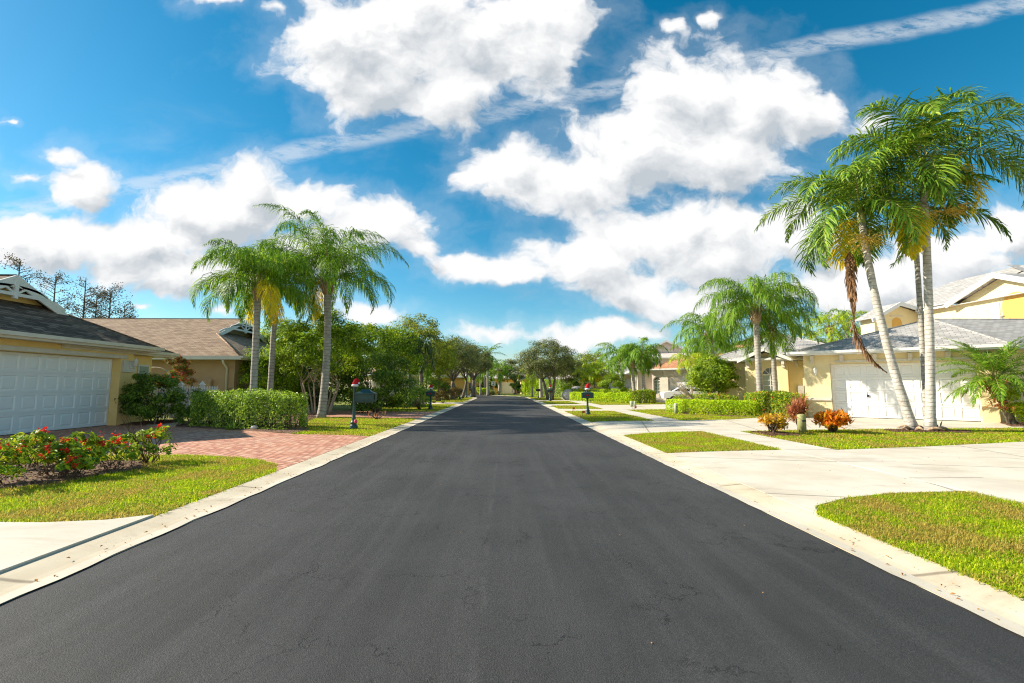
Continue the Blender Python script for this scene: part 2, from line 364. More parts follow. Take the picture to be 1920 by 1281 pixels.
# ---------------------------------------------------------------- ground and road
YC = 54.; XC = -37.
def edge(x0, off=0, ys=-14, a1=74):
    """polyline parallel to the road; x0 = straight-section x"""
    pts = [(x0, y) for y in np.arange(ys, YC, 2.)]
    r = x0-XC
    return pts+[(XC+r*math.cos(R(a)), YC+r*math.sin(R(a))) for a in range(0, a1, 2)]
XL, XR = -3.27, 2.944
def strip(mb, prof, mi=0):
    lines = [[(p[0], p[1], z) for p in edge(x)] for x, z in prof]
    n = len(lines[0]); V = np.array(lines).reshape(-1, 3); Fc = []
    for i in range(len(prof)-1):
        for j in range(n-1): Fc.append((i*n+j, (i+1)*n+j, (i+1)*n+j+1, i*n+j+1))
    mb.add(V, Fc, mi)
struct('ground', MB().poly([(-900, -60, -.06), (900, -60, -.06), (900, 1500, -.06), (-900, 1500, -.06)]), M['lawn'])
mb = MB(); strip(mb, [(XL-.05, 0), (-.16, .02), (XR+.05, 0)]); struct('road', mb, M['asphalt'])
def wav(i, s): return .012*math.sin(i*1.7+s)+.01*math.sin(i*.63+s*2)
for nm, sg, x0 in (('kerb', -1, XL), ('kerb', 1, XR)):
    mb = MB(); strip(mb, [(x0+sg*q, zz) for q, zz in ((-.02, -.05), (-.02, .006), (.10, .004), (.17, .008), (.34, .026), (.40, .031), (.425, .031), (.43, -.03))])
    struct(nm, mb, M['kerb'])
    # paler lip where the seal coat stops, with a ragged edge
    E0 = edge(x0-sg*.035); E1 = edge(x0+sg*.085); V = []; 
    pts0 = []; pts1 = []
    for k in range(len(E0)-1):
        for q in range(8):
            f = q/8; a = np.array(E0[k])*(1-f)+np.array(E0[k+1])*f; b_ = np.array(E1[k])*(1-f)+np.array(E1[k+1])*f
            pts0.append((a[0]-sg*wav(k*8+q, 1)+rng.normal(0, .004), a[1], .0115)); pts1.append((b_[0], b_[1], .0085))
    n = len(pts0); struct('kerb_lip', MB().add(pts0+pts1, [(i, i+1, n+i+1, n+i) if sg < 0 else (i, n+i, n+i+1, i+1) for i in range(n-1)]), M['lip'])
ZL = .024
el = edge(XL-.43); er = edge(XR+.43)
def polyz(pts, z): return [(p[0], p[1], z) for p in pts]
struct('lawn', MB().poly(polyz(el+[(-260, el[-1][1]+5), (-260, -14)], ZL)), M['lawn'])
struct('lawn', MB().poly(polyz([(300, -14), (300, 400), (-260, 400), (-260, er[-1][1]+5)]+er[::-1], ZL)), M['lawn'])
def sheet(name, pts, z, m, th=.0):
    mb = MB()
    if th: mb.prism(pts, z-th, z)
    else: mb.poly(polyz(pts, z))
    return struct(name, mb, m)
KL, KR = XL-.43, XR+.43
# right side
sheet('sidewalk', [(6.08, -14), (7.2, -14), (7.2, 60), (6.08, 60)], .038, M['walk'], .05)
def drv(name, pts, m=M['drive']): sheet(name, pts, .034, m, .05)
drv('driveway', [(KR, 5.0), (3.6, 5.35), (4.2, 5.7), (5.0, 5.95), (6.08, 6.05), (6.08, 9.95), (4.8, 9.8), (3.9, 9.65), (KR, 9.5)])
drv('driveway', [(7.2, -6), (26, -6), (26, 13.0), (13.1, 11.35), (9.5, 10.4), (7.3, 9.95), (7.2, 9.9)])
drv('driveway', [(KR, 13.0), (4.3, 13.6), (5.2, 13.95), (6.08, 14.1), (6.08, 18.45), (4.6, 18.3), (3.8, 18.1), (KR, 17.7)])
drv('driveway', [(7.2, 14.0), (9, 14.35), (13, 14.75), (17, 15.0), (19.3, 15.6), (18.6, 17.5), (14.2, 21.0), (11.8, 20.5), (10.4, 19.6), (9.4, 19.0), (7.2, 18.55)])
for y0, y1 in ((25.9, 28.0), (33.3, 35.9), (43.5, 46.5)):
    drv('driveway', [(KR, y0-.4), (4.2, y0), (6.08, y0), (6.08, y1), (4.2, y1), (KR, y1+.4)])
drv('driveway', [(7.2, 27.0), (9.5, 27.6), (14, 28), (19, 29), (19.5, 38.2), (13.9, 39.3), (13, 35.6), (9.5, 34.4), (7.2, 34.2)])
drv('driveway', [(7.2, 41.2), (12, 42), (20, 45), (20, 50), (10, 50), (7.2, 45)])
# left side
sheet('driveway', [(-40, -14), (KL-.012, -14), (KL-.012, 5.05), (-4.05, 4.86), (-4.6, 4.78), (-5.4, 4.82), (-40, 4.85)], .052, M['driveL'], .07)
sheet('brick_driveway', [(KL, 7.61), (-4.0, 8.3), (-4.5, 8.75), (-5.2, 9.1), (-6.2, 9.4), (-7.1, 9.45), (-10.4, 9.42), (-24, 9.4), (-24, 17.2), (-13.6, 17.2), (-13.4, 16.6), (-12.3, 16.4), (-11.2, 16.0), (-9.0, 15.0), (-7.4, 14.2), (-6.0, 13.45), (-5.3, 13.3), (-4.4, 13.15), (KL, 12.8)], .035, M['brick'], .05)
sheet('brick_driveway', [(KL, 19.6), (-4.2, 19.9), (-5.4, 20.3), (-7.2, 20.9), (-12, 22), (-12, 27.5), (-6.0, 25.4), (-5.0, 25.2), (KL, 25.2)], .035, M['brick'], .05)
sheet('driveway', [(KL, 36), (-9, 36.5), (-9, 40), (KL, 40.5)], .034, M['drive'], .05)
sheet('path', [(-13.9, 17.2), (-12.2, 16.45), (-11.3, 16.05), (-11.9, 17.2), (-13.9, 19.6)], .042, M['walk'], .05)
def bed(pts, z=.044, ext=0):
    n = 40; P = np.array(pts, float); c = P.mean(0); ring = []
    per = np.concatenate([P, P[:1]]); seg = np.linalg.norm(np.diff(per, axis=0), axis=1); cs = np.concatenate([[0], np.cumsum(seg)])
    for s in np.linspace(0, cs[-1], 60, endpoint=False):
        k = np.searchsorted(cs, s, 'right')-1; f = (s-cs[k])/seg[k]; p = per[k]*(1-f)+per[k+1]*f
        ring.append(c+(p-c)*(1+rng.normal(0, .012)))
    V = [(x, y, z-.012) for x, y in ring]+[(c[0]+(x-c[0])*.9, c[1]+(y-c[1])*.9, z+.02) for x, y in ring]
    m = MB().add(V, [(i, (i+1) % 60, 60+(i+1) % 60, 60+i) for i in range(60)]); m.C.append((np.array([list(range(60, 120))]), 0, False))
    # loose bark chips
    k = int(min(3500, 260*abs(seg.sum())**1.2)); a = P.min(0); b_ = P.max(0)
    q = rng.uniform(a, b_, (k*2, 2)); q = q[inpoly(q, P)][:k]
    m.add(*leafquads(np.c_[q, np.full(len(q), z+.02)], rng.uniform(.03, .07, len(q)), nrm(rng.normal(0, .5, (len(q), 3))+(0, 0, 1)), .35))
    return struct('mulch_bed', m, M['mulch'])
def inpoly(q, P):
    x, y = q[:, 0], q[:, 1]; ins = np.zeros(len(q), bool); n = len(P)
    for i in range(n):
        x0, y0 = P[i]; x1, y1 = P[(i+1) % n]
        if y0 == y1: continue
        c = ((y0 > y) != (y1 > y)) & (x < (x1-x0)*(y-y0)/(y1-y0)+x0); ins ^= c
    return ins
def leafquads(P, L, N, wr=.45, A=None, fold=.12):
    P = np.asarray(P, float); n = len(P); L = np.asarray(L)[:, None]*np.ones((n, 1)); N = nrm(N)
    if A is None: A = rng.normal(0, 1, (n, 3))
    A = nrm(A-(A*N).sum(-1, keepdims=True)*N); W = np.cross(N, A)
    V = np.stack([P-A*L*.5, P+W*L*wr*.5+N*L*fold-A*L*.05, P+A*L*.5, P-W*L*wr*.5+N*L*fold-A*L*.05], 1)
    return V.reshape(-1, 3), np.arange(4*n).reshape(n, 4)
# ---------------------------------------------------------------- grass blades
def grass(label, pts, dens, h, w, spill=.045):
    P = np.array(pts, float); a = P.min(0)-spill; b_ = P.max(0)+spill
    area = (b_-a).prod(); n = int(area*dens); q = rng.uniform(a, b_, (n, 2)); q = q[inpoly(q+rng.normal(0, spill*.6, q.shape), P)]
    n = len(q); 
    # tufted: pull blades towards tuft centres
    az = rng.uniform(0, 2*math.pi, n); lean = rng.uniform(.15, 1.3, n); hh = h*rng.uniform(.45, 1.25, n); ww = w*rng.uniform(.6, 1.3, n)
    D = np.c_[np.cos(az), np.sin(az)]; S = np.c_[-np.sin(az), np.cos(az)]
    B = np.c_[q, np.full(n, ZL-.004)]
    mid = B+np.c_[D*(lean*hh*.35)[:, None], hh*.62]; tip = B+np.c_[D*(lean*hh*1.1)[:, None], hh*(1.05-.35*lean)]
    s3 = np.c_[S*ww[:, None]*.5, np.zeros(n)]
    V = np.stack([B-s3, B+s3, mid+s3*.9, mid-s3*.9, tip], 1).reshape(-1, 3); i = np.arange(n)*5
    m = MB(); m.add(V, np.c_[i, i+1, i+2, i+3]); m.C.append((np.c_[i+3, i+2, i+4], 0, False))
    return tag(m.build('grass', M['grass'], uv=False), label, 'grass', kind='stuff')
gp = [(KR-.02, 1.5), (6.08, 1.5), (6.08, 5.98), (5.0, 5.92), (4.2, 5.66), (3.6, 5.3), (KR-.02, 4.95)]
grass('yellow green lawn patch in the near right corner beside the kerb', gp, 8000, .045, .0068)
grass('grass strip between bottom left concrete slab and brick driveway', [(-13, 4.85), (-5.4, 4.84), (-4.6, 4.8), (-4.05, 4.9), (KL+.0, 5.08), (KL+.0, 7.6), (-4.05, 8.3), (-4.55, 8.75), (-5.2, 9.08), (-6.2, 9.38), (-7.1, 9.4), (-13, 9.4)], 5200, .05, .007)
grass('small lawn island between the two near right driveway aprons', [(KR, 9.55), (3.9, 9.7), (4.8, 9.85), (6.06, 10.0), (6.06, 14.0), (5.2, 13.9), (4.3, 13.55), (KR, 12.95)], 3000, .048, .010)
grass('lawn strip around the two tall leaning palms and crotons', [(7.22, 10.0), (9.5, 10.45), (13.1, 11.4), (20, 12.4), (24, 13), (24, 15.5), (19.3, 15.5), (17, 14.95), (13, 14.7), (9, 14.3), (7.22, 13.95)], 1150, .055, .016)
grass('lawn patch around the green mailbox left of the road', [(KL, 12.9), (-4.4, 13.2), (-5.3, 13.4), (-6.2, 13.6), (-7.4, 16.5), (-8.6, 20), (-7.2, 20.8), (-5.4, 20.2), (-4.2, 19.8), (KL, 19.5)], 1300, .055, .016)
grass('lawn patch around the green mailbox right of the road', [(KR, 17.8), (3.8, 18.2), (4.6, 18.4), (6.08, 18.55), (6.08, 25.8), (4.2, 25.7), (KR, 25.4)], 800, .055, .022)
grass('lawn in front of the lime hedge beyond the sidewalk', [(7.2, 18.6), (9.4, 19.1), (10.4, 19.7), (11.8, 20.6), (12, 24), (9.5, 27.5), (7.2, 26.9)], 700, .055, .022)
grass('grass islands between the far right driveway aprons', [(KR, 28.5), (6.08, 28.1), (6.08, 33.2), (KR, 32.9)], 450, .055, .03)
grass('narrow lawn island before the far right mailboxes', [(KR, 36.3), (6.08, 36), (6.08, 43.4), (KR, 43.1)], 300, .055, .035)
grass('lawn around the far right mailboxes at the road bend', [(KR, 47), (6.08, 46.7), (7.2, 60), (3, 60.5)], 220, .055, .04)
grass('lawn with two pale utility stubs before the pink house', [(7.2, 34.3), (9.5, 34.5), (13, 35.8), (13.3, 39.2), (11, 41.6), (7.2, 41)], 300, .055, .035)
grass('small grass patch beside the second left mailbox', [(KL, 25.4), (-5, 25.4), (-6, 25.6), (-9, 27), (-9, 36.3), (KL, 35.8)], 380, .055, .032)
grass('far left lawn under the grey green oaks', [(KL, 41), (-12, 41), (-12, 58), (-4.3, 58), (KL, 55)], 220, .055, .04)
bed([(-9.4, 5.9), (-6.8, 6.16), (-6.34, 6.6), (-6.2, 7.3), (-5.95, 7.9), (-6.6, 8.75), (-9.0, 8.3)])
bed([(-11.7, 16.4), (-11.1, 16.0), (-9.0, 15.0), (-7.4, 14.2), (-6.0, 13.6), (-6.0, 14.6), (-7.3, 17), (-8.2, 20.3), (-9.2, 22.5), (-12, 19)], .046)
bed([(-13.9, 16.7), (-12.9, 16.6), (-12.3, 17.3), (-13.2, 19.3), (-13.9, 18.9)], .048)
bed([(11.6, 13.6), (13.7, 13.3), (14.3, 13.9), (12.9, 14.5), (11.9, 14.3)], .046)
bed([(7.35, 12.6), (8.3, 12.7), (8.3, 13.7), (7.4, 13.8)], .046)
bed([(17.4, 15.5), (22, 15.3), (22, 17.6), (18.9, 17.3)], .046)
bed([(16.5, 12.0), (20, 12.3), (20, 12.9), (16.8, 12.7)], .046)
bed([(8.6, 22.6), (10.6, 20.6), (13.6, 20.2), (14.2, 21.6), (13, 24.5), (9, 26)], .046)
# ---------------------------------------------------------------- foliage
def bez(a, b, c, n=7):
    t = np.linspace(0, 1, n)[:, None]; a, b, c = map(np.array, (a, b, c)); return (1-t)**2*a+2*t*(1-t)*b+t*t*c
def crown_pts(c, r, n, clumps, cs, low=-.75):
    d = nrm(rng.normal(0, 1, (clumps*3, 3))); d = d[d[:, 2] > low][:clumps]
    cc = np.array(c)+d*np.array(r)*(rng.uniform(.35, 1, (len(d), 1))**.5)*rng.uniform(.82, 1.06, (len(d), 1))
    k = rng.integers(0, len(cc), n); sc = cs*min(r)*rng.uniform(.6, 1.3, len(cc))
    off = nrm(rng.normal(0, 1, (n, 3)))*(rng.uniform(0, 1, (n, 1))**.45)*sc[k][:, None]*np.array([1.25, 1.25, .8])
    return cc[k]+off, off, cc
def tree(name, label, cat, x, y, cz, r, n=2500, leaf=.14, m='lvA', bark='bark', tr=.14, stems=1, clumps=42, cs=.34, lean=(0, 0), z0=.05, group=None, wr=.45, fork=None, low=-.75, flowers=0, fm='flr', fs=.05, limbs=12, base=.0):
    n = int(n*1.3); leaf = leaf*1.08; tr = tr*(1 if stems == 1 else .62)
    t = thing(name, label, cat, (x, y, z0), group)
    c = (x+lean[0], y+lean[1], cz)
    P, off, cc = crown_pts(c, r, n, clumps, cs, low)
    P[:, 2] = np.maximum(P[:, 2], z0+.04)
    N = nrm(nrm(P-np.array(c))*.8+nrm(off)*.7+(0, 0, .5)+rng.normal(0, .45, P.shape))
    mb = MB().add(*leafquads(P, leaf*rng.uniform(.65, 1.35, n), N, wr)); mats = [M[m]]
    if flowers:
        kk = rng.choice(np.where(P[:, 2] > c[2]-r[2]*.3)[0], flowers); Q = np.repeat(P[kk]+nrm(P[kk]-np.array(c))*leaf*.5, 14, 0); Q = Q+rng.normal(0, fs*.55, Q.shape)
        mb.add(*leafquads(Q, fs*rng.uniform(.6, 1.2, len(Q)), nrm(rng.normal(0, 1, Q.shape)+(0, 0, .6)), .8), 1); mats.append(M[fm])
    mb.build('crown', mats, t, uv=False)
    tb = MB(); fz = fork if fork is not None else max(cz-r[2]*.75, z0+.1)
    order = rng.permutation(len(cc))
    for s in range(stems):
        a = 2*math.pi*s/stems+.5; sp = (base or tr*2.2)*(0 if stems == 1 else 1)
        b0 = np.array([x+math.cos(a)*sp, y+math.sin(a)*sp, z0-.03]); f0 = np.array([x+lean[0]*.5+math.cos(a)*(sp+r[0]*.18*(stems > 1)), y+lean[1]*.5+math.sin(a)*(sp+r[1]*.18*(stems > 1)), fz])
        mid = (b0+f0)/2+rng.normal(0, tr*.6, 3)*(1, 1, 0)
        Pt = bez(b0, mid, f0, 6); tb.tube(Pt, np.linspace(tr*1.15, tr*.72, 6)*np.array([1.25, 1, 1, 1, 1, 1]), 8)
        for q in order[s::stems][:max(3, limbs//stems)]:
            e = cc[q]; m1 = f0+(e-f0)*.45+(0, 0, .12*np.linalg.norm(e-f0)); tb.tube(bez(f0-(0, 0, .05), m1, e, 6), np.linspace(tr*.5, tr*.06+.004, 6), 5)
    tb.build('trunk', M[bark], t)
    return t
def hedge(name, label, cat, path, w, h, n, leaf, m, group=None, flowers=0, z0=.05, wr=.4, bumpy=.07, twigs=30):
    P = np.array(path, float); seg = np.linalg.norm(np.diff(P, axis=0), axis=1); cs = np.concatenate([[0], np.cumsum(seg)]); Lt = cs[-1]
    t = thing(name, label, cat, (P[0][0], P[0][1], z0), group)
    s = rng.uniform(-w*.12, Lt+w*.12, n); k = np.clip(np.searchsorted(cs, s, 'right')-1, 0, len(seg)-1)
    T = (P[k+1]-P[k])/seg[k][:, None]; c = P[k]+T*(s-cs[k])[:, None]; S = np.c_[-T[:, 1], T[:, 0]]
    ph = rng.uniform(-.15, math.pi+.15, n); cx = np.sign(np.cos(ph))*np.abs(np.cos(ph))**.42; cz = np.abs(np.sin(ph))**.42*np.sign(np.sin(ph))
    tip = np.minimum(1, (np.minimum(s+w*.12, Lt+w*.12-s)/(w*.35)).clip(0, 1)**.5*.35+.65)
    dep = 1-np.abs(rng.normal(0, .085, n))-(rng.uniform(0, 1, n) < .3)*rng.uniform(0, .75, n)
    b1 = 1+bumpy*(np.sin(s*2.3+P[0][0])+np.sin(s*5.1+ph*2)+rng.normal(0, .35, n))*.6
    xs = cx*w/2*dep*b1*tip; zs = (.08+.92*np.maximum(cz, -.05))*h*(.25+.75*dep)*(1+(b1-1)*.6)*(.4+.6*tip)
    low = rng.uniform(0, 1, n) < .34; zs[low] = rng.uniform(.06, .95, low.sum())*h; xs[low] = np.sign(xs[low])*w/2*(b1*tip*dep)[low]
    Q = np.c_[c+S*xs[:, None], z0+zs]
    N = nrm(np.c_[S*cx[:, None], np.maximum(cz, .15)]+rng.normal(0, .5, (n, 3)))
    A = rng.normal(0, 1, (n, 3))+(0, 0, 1.1)
    mb = MB().add(*leafquads(Q, leaf*rng.uniform(.6, 1.35, n), N, wr, A)); mats = [M[m]]
    if flowers:
        kk = rng.choice(np.where(dep > .85)[0], flowers); F_ = np.repeat(Q[kk], 12, 0)+rng.normal(0, .035, (flowers*12, 3))
        mb.add(*leafquads(F_, .05*rng.uniform(.7, 1.2, len(F_)), nrm(rng.normal(0, 1, F_.shape)), .8), 1); mats.append(M['flr'])
    mb.build('foliage', mats, t, uv=False)
    tb = MB()
    for q in range(twigs):
        s0 = rng.uniform(0, Lt); kk = min(np.searchsorted(cs, s0, 'right')-1, len(seg)-1); TT = (P[kk+1]-P[kk])/seg[kk]; c0 = P[kk]+TT*(s0-cs[kk]); SS = np.array([-TT[1], TT[0]])
        a = c0+SS*rng.uniform(-.25, .25)*w; e = a+SS*rng.uniform(-.25, .25)*w+TT*rng.uniform(-.3, .3)
        tb.tube(bez((a[0], a[1], z0-.02), ((a[0]+e[0])/2, (a[1]+e[1])/2, z0+h*.4), (e[0], e[1], z0+h*.85), 5), np.linspace(.016, .005, 5), 4)
    tb.build('stem', M['twig'], t)
    return t
def frond(mb, o, az, e0, e1, L, n=34, ll=.5, lw=.035, droop=.9, plume=.5, fwd=.55, mi=0, mr=1, pw=1.1, twist=0, start=.16, seg=12, rr=.018):
    tt = np.linspace(0, 1, seg); e = e0+(e1-e0)*tt**pw; a = az+twist*tt
    T = np.c_[np.cos(e)*np.cos(a), np.cos(e)*np.sin(a), np.sin(e)]; step = L/(seg-1)
    P = np.array(o)+np.concatenate([[[0, 0, 0]], np.cumsum((T[:-1]+T[1:])/2*step, 0)])
    mb.tube(P, np.linspace(rr, rr*.15, seg), 4, mr, cap=False)
    ti = np.linspace(start, 1, n)+rng.normal(0, .004, n); ti = np.clip(np.repeat(ti, 2), 0, 1); sd = np.tile([1., -1.], n)
    B = np.stack([np.interp(ti, tt, P[:, q]) for q in range(3)], -1); Ti = nrm(np.stack([np.interp(ti, tt, T[:, q]) for q in range(3)], -1))
    S = nrm(np.cross(Ti, np.broadcast_to([0, 0, 1.], Ti.shape)+rng.normal(0, .001, Ti.shape))); Nn = np.cross(S, Ti)
    m2 = len(ti); x = (ti-start)/(1-start)
    ln = ll*(.35+.65*np.sin(np.clip(x*1.02+.12, 0, 1)*math.pi)**.55)*(1-.45*x**3)*rng.uniform(.8, 1.15, m2)
    al = (fwd+.5*x+rng.normal(0, .08, m2))[:, None]; be = rng.normal(.12, plume, m2)[:, None]
    D = nrm(np.cos(al)*(S*sd[:, None]*np.cos(be)+Nn*np.sin(be))+np.sin(al)*Ti)
    dr = (droop*rng.uniform(.7, 1.3, m2))[:, None]; dn = np.array([0, 0, -1.])
    D2 = nrm(D+dn*dr*.7); D3 = nrm(D+dn*dr*2.0); l = ln[:, None]
    P1 = B+D*l*.34; P2 = P1+D2*l*.34; P3 = P2+D3*l*.32
    W = nrm(np.cross(D, Nn)+rng.normal(0, .25, D.shape))*(lw*.5)
    W2 = nrm(W-(W*D2).sum(-1, keepdims=True)*D2)*(lw*.42); W3 = W2*.25
    V = np.stack([B-W*.5, B+W*.5, P1-W, P1+W, P2-W2, P2+W2, P3-W3, P3+W3], 1).reshape(-1, 3); i = np.arange(m2)*8
    mb.add(V, np.concatenate([np.c_[i, i+1, i+3, i+2], np.c_[i+2, i+3, i+5, i+4], np.c_[i+4, i+5, i+7, i+6]]), mi)
GA = 2.39996
def palm(name, label, base, top, r0=.16, r1=.11, nf=18, L=3., ll=.55, lw=.03, droop=.9, plume=.5, m='fQ', tm='trQ', each=False, group=None, bend=(0, 0), n=34, yel=0, boots=True, spear=True, e_hi=1.25, e_lo=-.35, drop=1.9, shaft=0, seed=None, dead=0, cat='palm tree', fwd=.55, pw=1.1, z0=.05, azs=None):
    t = thing(name, label, cat, (base[0], base[1], z0), group)
    b0 = np.array([base[0], base[1], z0-.03]); tp = np.array(top, float); mid = (b0+tp)/2+np.array([bend[0], bend[1], 0])
    P = bez(b0, mid, tp, 26); k = np.linspace(0, 1, 26); rad = r0+(r1-r0)*k**.7; rad = rad*(1+.28*np.exp(-k*30))+.004*np.sin(np.arange(26)*2.1)
    MB().tube(P, rad, 12).build('trunk', M[tm], t)
    ax = nrm(P[-1]-P[-3]); o = tp
    if boots:
        mb = MB(); mb.tube([tp-ax*.35, tp-ax*.15, tp+ax*.05, tp+ax*.3], [r1*1.0, r1*1.45, r1*1.55, r1*.8], 10)
        for q in range(14):
            a = q*GA; z = -.3+.5*q/14; d = np.array([math.cos(a), math.sin(a), 0])
            mb.tube([tp+ax*z+d*r1*1.1, tp+ax*(z+.22)+d*r1*1.75, tp+ax*(z+.34)+d*r1*2.1], [r1*.42, r1*.30, .012], 5)
        mb.build('boots', M['boot'], t); o = tp+ax*.25
    if shaft:
        MB().tube([tp-ax*.05, tp+ax*.1, tp+ax*shaft*.5, tp+ax*shaft], [r1*1.0, r1*1.28, r1*1.05, r1*.6], 10).build('crownshaft', M['shaft'], t); o = tp+ax*shaft*.92
    mb = MB(); mats = [M[m], M['rach'], M['fY'], M['fD']]
    for q in range(nf):
        f = (q+.5)/nf; a = q*GA+rng.normal(0, .12)+(seed or 0); e0 = e_hi+(e_lo-e_hi)*f**1.15+rng.normal(0, .08)
        LL = L*(.78+.3*math.sin(math.pi*min(1, f*.8+.2)))*rng.uniform(.9, 1.08)
        mi = 2 if q >= nf-yel else 0
        if each: mb = MB()
        frond(mb, o+np.array([math.cos(a), math.sin(a), 0])*r1*.5, a, e0, e0-drop*rng.uniform(.8, 1.15), LL, n, ll, lw, droop, plume, fwd, mi, 1, pw, rng.normal(0, .2))
        if each: mb.build('frond', mats, t, uv=False)
    for q in range(dead):
        a = rng.uniform(0, 6.28)
        if each: mb = MB()
        frond(mb, tp-ax*.1, a, -.6, -1.6, L*.7, n, ll*.5, lw*.8, 1.5, .5, .8, 3, 3)
        if each: mb.build('frond', mats, t, uv=False)
    if spear:
        (mb if not each else mb).tube([o, o+ax*.5*L*.45+(.01, 0, 0), o+ax*L*.55], [.025, .018, .004], 5, 1)
    if not each: mb.build('crown', mats, t, uv=False)
    elif spear:
        MB().tube([o, o+ax*L*.25, o+ax*L*.55], [.025, .018, .004], 5).build('spear_leaf', M['rach'], t)
    return t
# ---------------------------------------------------------------- building pieces (local frame: x along the facade, y inwards)
def wallp(mb, fr, x0, x1, z0, z1, y, th, ops=()):
    xs = sorted({x0, x1, *[o[0] for o in ops], *[o[1] for o in ops]}); zs = sorted({z0, z1, *[o[2] for o in ops], *[o[3] for o in ops]})
    nx, nz = len(xs)-1, len(zs)-1
    def solid(i, j):
        if i < 0 or j < 0 or i >= nx or j >= nz: return False
        cx, cz = (xs[i]+xs[i+1])/2, (zs[j]+zs[j+1])/2
        return not any(o[0] < cx < o[1] and o[2] < cz < o[3] for o in ops)
    for i in range(nx):
        for j in range(nz):
            if not solid(i, j): continue
            a, b, c, d = xs[i], xs[i+1], zs[j], zs[j+1]
            mb.poly(fr([(a, y, c), (b, y, c), (b, y, d), (a, y, d)])); mb.poly(fr([(a, y+th, c), (a, y+th, d), (b, y+th, d), (b, y+th, c)]))
            if not solid(i-1, j): mb.poly(fr([(a, y, c), (a, y, d), (a, y+th, d), (a, y+th, c)]))
            if not solid(i+1, j): mb.poly(fr([(b, y, c), (b, y+th, c), (b, y+th, d), (b, y, d)]))
            if not solid(i, j-1): mb.poly(fr([(a, y, c), (a, y+th, c), (b, y+th, c), (b, y, c)]))
            if not solid(i, j+1): mb.poly(fr([(a, y, d), (b, y, d), (b, y+th, d), (a, y+th, d)]))
def walls(mb, fr, w, dep, h, ops=(), th=.3, z0=.0):
    wallp(mb, fr, 0, w, z0, h, 0, th, ops)
    mb.box(0, th, th, dep, z0, h, fr); mb.box(w-th, w, th, dep, z0, h, fr); mb.box(th, w-th, dep-th, dep, z0, h, fr)
def panel_door(parent, fr, x0, x1, z0, z1, y, cols=8, rows=4, mat='door', name='garage_door'):
    mb = MB(); mb.box(x0+.01, x1-.01, y+.03, y+.05, z0, z1, fr)
    dz = (z1-z0)/rows; dx = (x1-x0)/cols
    for r in range(rows):
        for c in range(cols):
            a, b = x0+c*dx, x0+(c+1)*dx; c0, c1 = z0+r*dz+.004, z0+(r+1)*dz-.004
            R0 = [(a, y, c0), (b, y, c0), (b, y, c1), (a, y, c1)]
            def ins(d, yy): return [(a+d, yy, c0+d), (b-d, yy, c0+d), (b-d, yy, c1-d), (a+d, yy, c1-d)]
            rings = [R0, ins(.075, y), ins(.095, y+.022), ins(.115, y+.022), ins(.15, y+.006)]
            V = [p for q in rings for p in q]; Fc = [(k*4+i, k*4+(i+1) % 4, k*4+4+(i+1) % 4, k*4+4+i) for k in range(4) for i in range(4)]+[(16, 17, 18, 19)]
            mb.add(fr(V), Fc)
    d = mb.build(name, M[mat], parent); return d
def board(mb, fr, a, b, y, wd, th=.05, mi=0):
    """flat board between two (x,z) points in the facade plane"""
    a, b = np.array(a), np.array(b); t = (b-a)/np.linalg.norm(b-a); n = np.array([-t[1], t[0]])*wd/2
    mb.vprism([tuple(a-n), tuple(b-n), tuple(b+n), tuple(a+n)], y, y+th, fr, mi)
